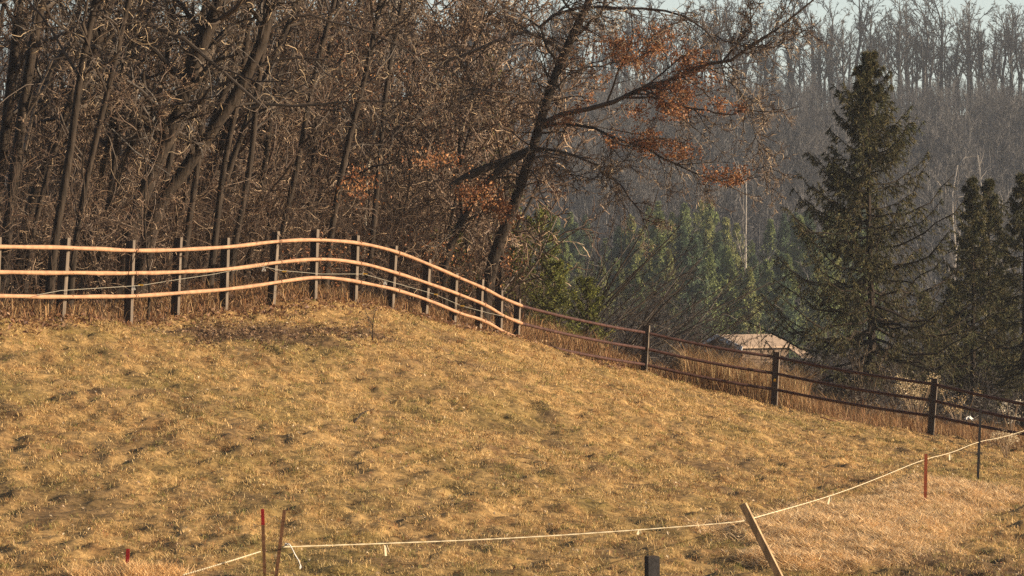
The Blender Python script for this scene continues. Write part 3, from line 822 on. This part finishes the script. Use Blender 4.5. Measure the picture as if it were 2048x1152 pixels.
# ------------------------------------------------------------------ conifers
def conifer(name, label, loc, H, Rb, nb=110, m1=14, per=10, nl=.13, nw=.022, cols=((.035, .042, .018), (.055, .055, .022), (.075, .06, .025)), z0=.05, power=.85, k0b=-.35, k0t=.7, gap=.25, r0=.15, group=None, droop=.5, double=False):
    org = np.array(loc, float)
    t = thing(name, label, 'tree', org, group)
    a = Acc()
    pts = [org + np.array([0, 0, -.1])] + [org + np.array([rng.normal(0, .012 * H * .3), rng.normal(0, .012 * H * .3), H * s]) for s in (.25, .5, .75, 1.0)]
    tp = resample(pts, 14); a.tubes(tp[None], np.linspace(r0, .012, 14)[None], 8)
    f = z0 + (1 - z0) * (np.arange(nb) + rng.uniform(0, 1, nb)) / nb
    f = np.minimum(f, .985)
    Lb = Rb * (1 - f) ** power * rng.uniform(1 - gap * 1.6, 1.12, nb) * np.where(f > .86, .8, 1) + .05
    Lb *= np.where(f < .2, .8 + 1.0 * f, 1)
    az = rng.uniform(0, 6.283, nb); h = np.stack([np.cos(az), np.sin(az), 0 * az], 1)
    s = np.linspace(0, 1, 8)
    k0 = k0b + (k0t - k0b) * f ** 1.2 + rng.normal(0, .1, nb)
    bp = np.stack([np.interp(f, np.linspace(0, 1, 14), tp[:, i]) for i in range(3)], 1)
    pp = bp[:, None] + h[:, None] * (Lb[:, None] * s)[..., None]
    pp[:, :, 2] += Lb[:, None] * (k0[:, None] * s - .10 * np.sin(s * 3.14) + .22 * s ** 3)
    pp[:, 1:] += rng.normal(0, .02, pp[:, 1:].shape) * Lb[:, None, None]
    a.tubes(pp, (.008 + .010 * Lb)[:, None] * np.linspace(1, .3, 8), 4)
    # branchlets
    tt = rng.uniform(.12, 1, (nb, m1)); fi = tt * 7; i = np.minimum(fi.astype(int), 6); w = (fi - i)[..., None]; ar = np.arange(nb)[:, None]
    q0 = pp[ar, i] * (1 - w) + pp[ar, i + 1] * w; tn = unit(pp[ar, i + 1] - pp[ar, i])
    sd = np.cross(tn, Z3) * rng.choice([-1, 1], (nb, m1))[..., None]
    dd = unit(.6 * tn + .75 * sd + rng.normal(0, .25, tn.shape) - droop * Z3)
    bl = (Lb[:, None] * .30 * (1.15 - tt) * rng.uniform(.6, 1.3, tt.shape) + .10).ravel()
    bb = walk(q0.reshape(-1, 3), dd.reshape(-1, 3), bl, 4, .12, -.10)
    a.tubes(bb, np.full((len(bb), 4), .007), 3)
    a.build('trunk', M['bark'], t, org)
    # needles along branches and branchlets
    nd = Acc()
    for src, cnt, lo in ((bb, per, 0.0), (pp, per * 3, .2)):
        Nn, kk, _ = src.shape
        u = rng.uniform(lo, 1, (Nn, cnt)) * (kk - 1); i = np.minimum(u.astype(int), kk - 2); w = (u - i)[..., None]; ar = np.arange(Nn)[:, None]
        p = src[ar, i] * (1 - w) + src[ar, i + 1] * w; tn = unit(src[ar, i + 1] - src[ar, i])
        d = unit(tn * .7 + rng.normal(0, .6, tn.shape) - .35 * Z3).reshape(-1, 3); p = p.reshape(-1, 3)
        n = len(p); L = rng.uniform(.6, 1.25, n)[:, None] * nl; sv = unit(np.cross(d, rng.normal(size=(n, 3)))) * nw * .5
        V = np.stack([p - sv, p + sv, p + d * L], 1).reshape(-1, 3)
        cc = mixcol(Nn, cols); cc = np.repeat(cc, cnt, 0) * rng.uniform(.75, 1.25, (n, 1))
        nd.add(V, t=np.arange(3 * n).reshape(n, 3), c=np.repeat(cc, 3, 0))
    nd.build('crown', M['needle'], t, org)
    return t


def at(px, row, d):
    p = P(px, row, d); p[2] = float(gz(p[0], p[1])); return p


SPR = ((.055, .062, .027), (.084, .082, .035), (.12, .10, .042))
b = at(1738, 800, 110); H = (CY - 100) / F * 110 - b[2]
conifer('spruce_tree', 'tallest dark spruce standing alone behind the right fence', b, H, 5.5, nb=180, m1=22, per=18, nl=.15, nw=.03, cols=SPR, r0=.17, z0=.13, k0b=-.30, power=.88, droop=.75, gap=.28)
for px, top, d, lab in [(1945, 352, 118, 'dark spruce right of the tallest spruce, thinner of a close pair'), (1978, 356, 119.5, 'dark spruce at the right of the close pair, behind its thinner neighbour'), (2048, 345, 116, 'dark spruce cut by the right edge of the picture')]:
    b = at(px, 0, d); conifer('spruce_tree', lab, b, (CY - top) / F * d - b[2], 3.4, nb=120, m1=16, per=13, nl=.15, nw=.03, cols=SPR, r0=.12, z0=.06, power=.95, droop=.7, gap=.35)
for px, top, d, lab in [(1850, 585, 133, 'low dark spruce filling the gap just right of the tallest spruce trunk'), (1905, 560, 140, 'low dark spruce behind the close pair on their left side'), (2010, 560, 136, 'low dark spruce between the close pair and the right edge')]:
    b = at(px, 0, d); conifer('spruce_tree', lab, b, (CY - top) / F * d - b[2], 2.0, nb=70, m1=12, per=10, nl=.17, nw=.04, cols=SPR, r0=.09, z0=.04)
PIN = ((.20, .21, .06), (.28, .27, .08), (.14, .15, .05))
b = at(975, 0, 125); conifer('pine_tree', 'yellow-green pine glowing behind the oak and the wood edge', b, (CY - 70) / F * 125 - b[2], 2.6, nb=90, m1=13, per=10, nl=.2, nw=.05, cols=PIN, r0=.14, z0=.2, k0b=.0, droop=.1)
b = at(890, 0, 130); conifer('pine_tree', 'dim green pine half hidden in twigs left of the yellow-green pine', b, (CY - 120) / F * 130 - b[2], 2.4, nb=80, m1=12, per=10, nl=.2, nw=.05, cols=((.12, .14, .05), (.18, .18, .06)), r0=.13, z0=.2, k0b=.0, droop=.1)
CED = ((.16, .18, .04), (.25, .25, .06), (.10, .12, .035))
for px, top, d, rb, lab in [(1085, 425, 97, 1.3, 'tall dark green evergreen shrub behind the oak trunk'), (1040, 470, 100, 1.1, 'evergreen shrub partly hidden behind the lower oak trunk'), (1110, 530, 95.5, .95, 'low bushy evergreen at the corner where both fences meet'), (1175, 565, 98, .95, 'low yellow-green evergreen shrub above the top steel rail'), (905, 470, 97, 1.3, 'green evergreen shrub behind the descending end of the pole fence')]:
    b = at(px, 0, d); conifer('evergreen_shrub', lab, b, (CY - top) / F * d - b[2], rb, nb=48, m1=11, per=11, nl=.10, nw=.022, cols=CED, r0=.06, z0=.02, power=.6, k0b=.1, k0t=1.2, droop=-.2)

# conifers on the far slope: three kinds, copied
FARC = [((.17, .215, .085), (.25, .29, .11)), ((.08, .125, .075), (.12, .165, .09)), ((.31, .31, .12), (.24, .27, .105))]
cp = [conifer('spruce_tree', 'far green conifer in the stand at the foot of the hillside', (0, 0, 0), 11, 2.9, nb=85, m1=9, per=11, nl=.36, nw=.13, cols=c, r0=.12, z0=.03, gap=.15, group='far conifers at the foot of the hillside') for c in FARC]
spots = [(px, rng.uniform(300, 390)) for px in np.linspace(1060, 1720, 78)] + [(px, rng.uniform(290, 330)) for px in np.linspace(1200, 1560, 12)]
for k, (px, d) in enumerate(spots):
    px += rng.uniform(-12, 12); b = at(px, 0, d)
    top = 400 + 60 * vn(px * .012, 0, 3) + (d < 335) * 60 + rng.uniform(-20, 35)
    s = max(.4, ((CY - top) / F * d - b[2]) / 11)
    if k < 3: cp[k].location = b; cp[k].scale = (s, s, s)
    else: dup(cp[rng.choice(3, p=[.4, .3, .3])], b, rng.uniform(0, 6.28), (s * .95, s * .95, s))


# ------------------------------------------------------------------ arching shrubs, saplings and brush in the valley
def arching(name, label, base, n, ang0, ang1, L0, L1, cols, r=.022, spread=.5, nl=(6, 4)):
    t = thing(name, label, 'shrub', base)
    an = rng.uniform(ang0, ang1, n)
    d = np.stack([np.cos(an), rng.normal(0, spread, n) * .5, np.sin(an)], 1)
    p0 = base + rng.normal(0, .12, (n, 3)) * [1, 1, 0] - [0, 0, .08]
    st = walk(p0, d, rng.uniform(L0, L1, n), 10, .07, -.02); sr = rng.uniform(.6, 1.2, n)[:, None] * r * np.linspace(1, .35, 10)
    cs_ = mixcol(n, cols)
    for i in range(n):
        a = Acc(); a.tubes(st[i:i + 1], sr[i:i + 1], 6, cs_[i:i + 1]); a.build('stem', M['twig'], t, base, smooth=True)
    b1 = branch(st, sr, nl[0], .2, 1, .25, .8, .38, 7, .13, .02, .55, .010); b2 = branch(*b1, nl[1], .2, 1, .3, .9, .5, 6, .2, 0, .6, .007)
    a = Acc(); put_crown(a, [b1, b2], [cols, cols], (3, 3)); a.build('crown', M['twig'], t, base)
    return t


arching('arching_shrub', 'many-stemmed bare shrub fanning right from the low corner evergreen', at(1125, 0, 99), 13, .45, 1.4, 3.4, 6.0, TWD, .036)
arching('arching_shrub', 'bare shrub with long stems arching right above the first steel rail bay', at(1210, 0, 100), 15, .35, 1.0, 3.8, 6.2, TWD, .032)
arching('arching_shrub', 'low spreading bare shrub above the first right steel fence post', at(1295, 0, 101), 15, .1, 1.0, 2.2, 4.6, TWD, .026)
arching('arching_shrub', 'grey bare shrub in front of the far conifers left of the house roof', at(1370, 0, 112), 14, .5, 2.4, 2.0, 3.6, TWG, .022)
BR = [(.14, .095, .06), (.09, .065, .045), (.2, .15, .1)]
arching('arching_shrub', 'brown bare bush directly in front of the gable end of the house', at(1440, 0, 101), 20, .5, 2.6, .6, 1.2, BR, .013, nl=(8, 5))
arching('arching_shrub', 'brown bare bush in front of the long roof side of the house', at(1525, 0, 101), 24, .5, 2.6, .9, 1.7, BR, .013, nl=(8, 5))
arching('twiggy_sapling', 'clump of pale thin stems around the foot of the tallest spruce', at(1728, 0, 108.5), 16, 1.1, 2.1, 1.6, 3.0, [(.30, .23, .15), (.2, .15, .1)], .016)
arching('twiggy_sapling', 'forked bare sapling standing in front of the house roof', at(1511, 0, 108), 5, 1.2, 1.95, 2.2, 3.2, [(.24, .19, .13), (.16, .12, .09)], .022, nl=(5, 3))
arching('twiggy_sapling', 'pale thin saplings right of the tallest spruce trunk', at(1790, 0, 109), 9, 1.0, 2.0, 1.4, 2.4, [(.26, .2, .14), (.2, .15, .1)], .014)
x, y = sample(2300, 1060, 2260, 97, 215); s = fence_side(x, y); pxx = CX + F * x / y; k = (s > 2) & ~((pxx > 1385) & (pxx < 1600) & (y > 101)); x, y = x[k], y[k]; n = len(x)
p0 = np.stack([x, y, gz(x, y) - .05], 1); d0 = rng.normal(size=(n, 3)) * .4 + Z3 + np.array([.15, 0, 0])
hz_ = .8 + .02 * (y - 97)
st = walk(p0, d0, rng.uniform(.8, 2.2, n) * hz_, 6, .15, .05); sr = rng.uniform(.010, .018, n)[:, None] * (y / 110)[:, None] * np.linspace(1, .5, 6)
b1 = branch(st, sr, 6, .15, 1, .3, 1.0, .5, 5, .22, .02, .75, .009); b2 = branch(*b1, 3, .2, 1, .4, 1.1, .55, 4, .28, 0, .85, .008)
a = Acc(); put_crown(a, [(st, sr), b1, b2], [TWG, TWG, TWG], (3, 3, 3))
kind(a.build('valley_brush', M['twig']), 'stuff', 'grey-brown bare brush covering the valley floor')


def seed_shrub(label, px, row, d, w, h, nclump, cols, top):
    b = at(px, 0, d)
    t = thing('seedhead_plant', label, 'plant', b)
    c = np.array([P(px + rng.uniform(-w, w), row + rng.uniform(-h, h), d + rng.normal(0, .3)) for _ in range(nclump)])
    st = np.stack([b + (c - b) * s + np.array([0, 0, .15]) * math.sin(3.14 * s) * .6 for s in np.linspace(0, 1, 6)], 1)
    st[:, 0] += rng.normal(0, .1, (nclump, 3)) * [1, 1, 0]; st[:, 0, 2] = gz(st[:, 0, 0], st[:, 0, 1]) - .05
    for i, q in enumerate(c):
        a = Acc(); a.tubes(st[i:i + 1], np.full((1, 6), .006), 4, mixcol(1, [(.22, .15, .09)])); sm_ = a.build('stem', M['twig'], t, b)
        a = Acc(); m = 34; a.cards(q + rng.normal(0, 1, (m, 3)) * [.085, .07, .055], rng.uniform(.016, .04, m), mixcol(m, cols))
        a.build('seed_head', M['leaf'], t, b)


seed_shrub('dry shrub crowded with cream seed heads behind the steel fence, left of its third post', 1832, 785, 95.5, 36, 32, 30, [(.58, .46, .27), (.48, .36, .19), (.66, .56, .38)], 0)
seed_shrub('sparse dry shrub with cream seed heads between the third steel post and the dark stake', 1920, 800, 95, 42, 24, 10, [(.58, .44, .25), (.45, .33, .18)], 0)
seed_shrub('whitish dry plant sprawling where the rope meets the steel fence', 2012, 876, 83, 26, 9, 14, [(.60, .50, .34), (.46, .36, .23)], 0)
seed_shrub('pale arching plant behind the steel fence near the right edge', 2022, 815, 95, 24, 22, 9, [(.50, .44, .33), (.58, .54, .45)], 0)
p = P(1938, 842, 93)
p[2] = max(p[2], float(gz(p[0], p[1])) + .02)
g = 9; u, v = np.meshgrid(np.linspace(-1, 1, g), np.linspace(-1, 1, g)); i = np.arange(g * g).reshape(g, g)
V = np.stack([p[0] + u * .12, p[1] + v * .12, p[2] + .10 * (1 - np.maximum(abs(u), abs(v))) + .09 * vn(u * 3 + 9, v * 3, 2)], -1).reshape(-1, 3)
tag(mesh('plastic_scrap', V, np.stack([i[:-1, :-1], i[:-1, 1:], i[1:, 1:], i[1:, :-1]], -1).reshape(-1, 4), M['white'], origin=p), 'crumpled white plastic scrap in the weeds behind the steel fence', 'scrap')

# sticks and logs
def stick(name, label, cat, pts, r, m):
    pts = [np.array(q, float) for q in pts]; a = Acc(); pp = resample(pts, 10); a.tubes(pp[None], np.linspace(r, r * .4, 10)[None], 6, np.array([[.12, .08, .05]]))
    tag(a.build(name, m, origin=pts[0], smooth=True), label, cat)


q = lambda px, row, up=.02: gp(px, row) + [0, 0, up]
stick('fallen_log', 'pale fallen log at the foot of the steel fence near its corner', 'log', [q(1078, 688, .08), q(1095, 691, .1), q(1106, 697, .05)], .06, M['wood'])
stick('fallen_branch', 'dark fallen branch trailing downhill from the pale log', 'branch', [q(1104, 697, .06), q(1122, 707, .07), q(1140, 722, .03)], .035, M['bark'])
stick('fallen_branch', 'dark forked stick lying on the open grass slope', 'branch', [q(708, 843, .03), q(725, 836, .1), q(748, 831, .12)], .016, M['bark'])
stick('fallen_branch', 'brown bent branch lying below the steel fence between its second and third posts', 'branch', [q(1640, 842, .1), q(1668, 848, .05), q(1700, 846, .15)], .022, M['rust'])
t, _, _ = bare_tree('sapling', 'small dark dead sapling standing in the field on the mound', [gp(745, 690) - [0, 0, .05], gp(745, 690) + [.0, 0, .3], gp(745, 690) + [.04, 0, .62]], .014, .006, nl=(6, 2, 2, 1), lens=(.45, .4, .4, .4), cols=[TWD] * 4, rmin=(.006, .005, .004, .004))

# ------------------------------------------------------------------ house in the valley
d = 240.0
hc = P(1434, 669, d)                                           # near end of the ridge
th = math.radians(40); ex = np.array([math.cos(th), math.sin(th), 0]); ey = np.array([-math.sin(th), math.cos(th), 0])
Lh, Wh, rise, wall = 5.4, 5.2, .85, 2.7
gb = hc.copy(); gb[2] = hc[2] - rise - wall
house = thing('house', 'small house down in the valley with a low tan roof seen over the weeds', 'house', gb)


def hp_(x, y, z): return hc + ex * x + ey * y + Z3 * z


a = Acc(); w = Wh / 2 - .35; x0, x1 = .35, Lh - .35
zb = -rise - wall - 2.5; zs = -rise * (w / (Wh / 2)) - .08
V = [hp_(x, y, z) for x in (x0, x1) for y, z in ((-w, zb), (w, zb), (w, zs), (0, -.1), (-w, zs))]
a.add(np.array(V), q=np.array([[0, 4, 9, 5], [1, 6, 7, 2], [2, 7, 8, 3], [3, 8, 9, 4]]))
me = a; a.T = [np.array([[0, 1, 2], [0, 2, 4], [2, 3, 4], [5, 7, 6], [5, 9, 7], [7, 9, 8]])]
a.build('wall', M['siding'], house, gb)
a = Acc()
for s in (-1, 1):
    e = [hp_(0, 0, 0), hp_(Lh, 0, 0), hp_(Lh, s * Wh / 2, -rise), hp_(0, s * Wh / 2, -rise)]
    V = np.array(e + [p_ - [0, 0, .12] for p_ in e]); a.add(V, q=np.array([[0, 1, 2, 3], [4, 7, 6, 5], [0, 4, 5, 1], [1, 5, 6, 2], [2, 6, 7, 3], [3, 7, 4, 0]]))
a.build('roof', M['shingle'], house, gb)
for s in (-1, 1):
    a = Acc(); a.box(hp_(-.03, 0, -.12), hp_(-.03, s * (Wh / 2 + .05), -rise - .12), .06, .30, ex); a.build('fascia', M['fascia'], house, gb)
a = Acc()
e = [hp_(Lh - .3, -Wh / 2 - .9, -rise - .75), hp_(Lh + 1.0, -Wh / 2 - .9, -rise - .75), hp_(Lh + 1.0, -1.4, -.75), hp_(Lh + .02, -1.4, -.75)]
a.add(np.array(e + [p_ - [0, 0, .12] for p_ in e]), q=np.array([[0, 1, 2, 3], [4, 7, 6, 5], [0, 4, 5, 1], [1, 5, 6, 2], [2, 6, 7, 3], [3, 7, 4, 0]]))
a.build('porch_roof', M['shingle'], house, gb)

# ------------------------------------------------------------------ the far hillside and ridge
def far_tree(H, r0, nl, lens, rmin, cols, a0=.35, a1=.9):
    pts = [np.array([rng.normal(0, .02 * H), rng.normal(0, .02 * H), H * s]) for s in np.linspace(0, 1, 6)]; pts[0] = np.zeros(3)
    tp = resample(pts, 8)[None]; tr = np.linspace(r0, rmin, 8)[None]
    l1 = branch(tp, tr, nl[0], .34 if len(nl) > 2 else .2, 1, a0, a1, lens[0], 5, .13, .08, .55, rmin); l2 = branch(*l1, nl[1], .15, 1, .3, .9, lens[1], 4, .18, .05, .65, rmin * .85)
    lv = [l1, l2]
    if len(nl) > 2: lv.append(branch(*l2, nl[2], .15, 1, .3, 1.0, lens[2], 4, .22, .02, .8, rmin * .7))
    return tp, tr, lv


acc = Acc(); hp_list = []
for k in range(10):
    a = Acc(); tp, tr, lv = far_tree(rng.uniform(5.5, 8), .08, (16, 8), (.42, .5), .03, TWH)
    a.tubes(tp, tr, 4, np.array([[.07, .066, .066]])); put_crown(a, lv, [TWH, TWH], (3, 3))
    hp_list.append((np.concatenate(a.V), np.concatenate(a.Q), np.concatenate(a.C)))
n = 2300
px = rng.uniform(820, 2300, n); dd = 300 + 325 * np.sqrt(rng.uniform(0, 1, n))
px2 = rng.uniform(-250, 900, 350); dd2 = rng.uniform(420, 620, 350)
px = np.concatenate([px, px2]); dd = np.concatenate([dd, dd2])
x = (px - CX) / F * dd; z = gz(x, dd)
px3 = rng.uniform(900, 2300, 600); dd3 = rng.uniform(620, 705, 600)
px = np.concatenate([px, px3]); dd = np.concatenate([dd, dd3]); x = (px - CX) / F * dd; z = gz(x, dd)
for i in range(len(px)):
    V, Q, C = hp_list[rng.integers(10)]
    an = rng.uniform(0, 6.28); s = rng.uniform(.75, 1.25) * (1 if dd[i] < 590 else .8)
    R = np.array([[math.cos(an), -math.sin(an), 0], [math.sin(an), math.cos(an), 0], [0, 0, 1]])
    acc.add((V * s) @ R.T + [x[i], dd[i], z[i] - .2], q=Q, c=C * rng.uniform(.75, 1.3))
kind(acc.build('hillside_woods', M['twig']), 'stuff', 'grey leafless woods covering the far hillside')

rp_ = []
for k in range(5):
    tp, tr, lv = far_tree(rng.uniform(17, 21), .42, (13, 7, 5), (.46, .48, .5), .07, TWR, .25, .75)
    t = thing('ridge_tree', 'tall bare tree in the dark row along the ridge against the sky', 'tree', (0, 0, 0), 'bare trees along the ridge')
    a = Acc(); a.tubes(tp, tr, 6, np.array([[.024, .022, .022]])); a.build('trunk', M['twig'], t)
    a = Acc(); put_crown(a, lv, [TWR] * 3, (4, 3, 3)); a.build('crown', M['twig'], t)
    rp_.append(t)
pxs = np.linspace(-120, 2240, 290)
for k, px in enumerate(pxs):
    px += rng.uniform(-14, 14); d = rng.uniform(636, 690); b = at(px, 0, d); b[2] -= .3
    s = rng.uniform(.5, 1.12)
    if px > 1650: s *= 1.12
    if k < 5: rp_[k].location = b; rp_[k].scale = (s, s, s)
    else: dup(rp_[k % 5], b, rng.uniform(0, 6.28), s)
# pale trees on the slope
for px, top, d, lab in [(1915, 330, 300, 'pale white-barked bare tree above the close spruce pair, left one'), (1965, 310, 305, 'pale white-barked bare tree above the close spruce pair, right one'), (1490, 330, 320, 'pale bare tree rising out of the far conifers left of the tallest spruce')]:
    b = at(px, 0, d); H = (CY - top) / F * d - b[2]
    tp, tr, lv = far_tree(H, .12, (14, 6), (.36, .5), .035, TWG, .2, .6)
    t = thing('pale_tree', lab, 'tree', b)
    a = Acc(); a.tubes(tp + b, tr, 5, np.array([[.5, .45, .4]])); a.build('trunk', M['twig'], t, b)
    a = Acc(); put_crown(a, [(l[0] + b, l[1]) for l in lv], [[(.45, .40, .35), (.3, .26, .22)]] * 2, (3, 3)); a.build('crown', M['twig'], t, b)

# ------------------------------------------------------------------ air
hz = bpy.data.materials.new('haze_air'); hz.use_nodes = True; nt = hz.node_tree
nt.nodes.remove(nt.nodes['Principled BSDF'])
pv = nt.nodes.new('ShaderNodeVolumePrincipled'); pv.inputs['Color'].default_value = (.70, .77, .90, 1); pv.inputs['Density'].default_value = .00024; pv.inputs['Anisotropy'].default_value = .1
nt.links.new(pv.outputs[0], nt.nodes['Material Output'].inputs['Volume'])
zlo = float(GZ.min()) - 1; zhi = float(GZ.max()) + 32
a = Acc(); a.box((0, 570, zlo), (0, 570, zhi), 1300, 1440); kind(a.build('haze', hz), 'stuff', 'thin bluish winter haze over the valley')

# ------------------------------------------------------------------ light, sky, camera
EL, AZ = math.radians(18), math.radians(-10)        # low winter sun from the right, a little beyond the fence line
sun_dir = np.array([math.cos(EL) * math.cos(AZ), math.cos(EL) * math.sin(AZ), math.sin(EL)])
from mathutils import Vector
sl = bpy.data.lights.new('sun', 'SUN'); sl.energy = 5.0; sl.angle = math.radians(.5); sl.color = (1, .80, .56)
so_ = bpy.data.objects.new('sun', sl); COL.objects.link(so_); so_.location = (60, 40, 60)
so_.rotation_euler = Vector(-sun_dir).to_track_quat('-Z', 'Y').to_euler()
w = bpy.data.worlds.new('World'); sc.world = w; w.use_nodes = True; nt = w.node_tree
sky = nt.nodes.new('ShaderNodeTexSky'); sky.sky_type = 'NISHITA'; sky.sun_disc = False; sky.sun_elevation = EL
sky.sun_rotation = math.pi / 2 - AZ; sky.air_density = 1.0; sky.dust_density = 1.5
tcw = nt.nodes.new('ShaderNodeTexCoord'); sx = nt.nodes.new('ShaderNodeSeparateXYZ'); nt.links.new(tcw.outputs['Generated'], sx.inputs[0])
mrw = nt.nodes.new('ShaderNodeMapRange'); mrw.inputs['From Min'].default_value = .03; mrw.inputs['From Max'].default_value = .22; mrw.inputs['To Min'].default_value = 1; mrw.inputs['To Max'].default_value = 0
nt.links.new(sx.outputs['Z'], mrw.inputs['Value'])
cl_ = nt.nodes.new('ShaderNodeVectorMath'); cl_.operation = 'SCALE'; cl_.inputs[0].default_value = (6.2, 6.8, 6.5)      # added glow that brightens the low sky
mry = nt.nodes.new('ShaderNodeMapRange'); mry.inputs['From Min'].default_value = .35; mry.inputs['From Max'].default_value = .85        # added glow limited to ahead, so camera-facing sides get less light
nt.links.new(sx.outputs['Y'], mry.inputs['Value'])
mul = nt.nodes.new('ShaderNodeMath'); mul.operation = 'MULTIPLY'; nt.links.new(mrw.outputs[0], mul.inputs[0]); nt.links.new(mry.outputs[0], mul.inputs[1])
nt.links.new(mul.outputs[0], cl_.inputs['Scale'])
ad = nt.nodes.new('ShaderNodeVectorMath'); ad.operation = 'ADD'; nt.links.new(sky.outputs[0], ad.inputs[0]); nt.links.new(cl_.outputs[0], ad.inputs[1])
nt.links.new(ad.outputs[0], nt.nodes['Background'].inputs['Color']); nt.nodes['Background'].inputs['Strength'].default_value = .05
cam = bpy.data.cameras.new('camera'); cam.sensor_width = 36; cam.lens = F / 2048 * 36; cam.clip_end = 4000; cam.clip_start = .5
co = bpy.data.objects.new('camera', cam); COL.objects.link(co); co.rotation_euler = (math.pi / 2, 0, 0); sc.camera = co
sc.view_settings.view_transform = 'Standard'; sc.view_settings.look = 'None'; sc.view_settings.exposure = 0.9; sc.view_settings.gamma = 1
sc.cycles.use_denoising = False; sc.cycles.max_bounces = 5; sc.cycles.diffuse_bounces = 2; sc.cycles.volume_bounces = 0; sc.cycles.transparent_max_bounces = 4
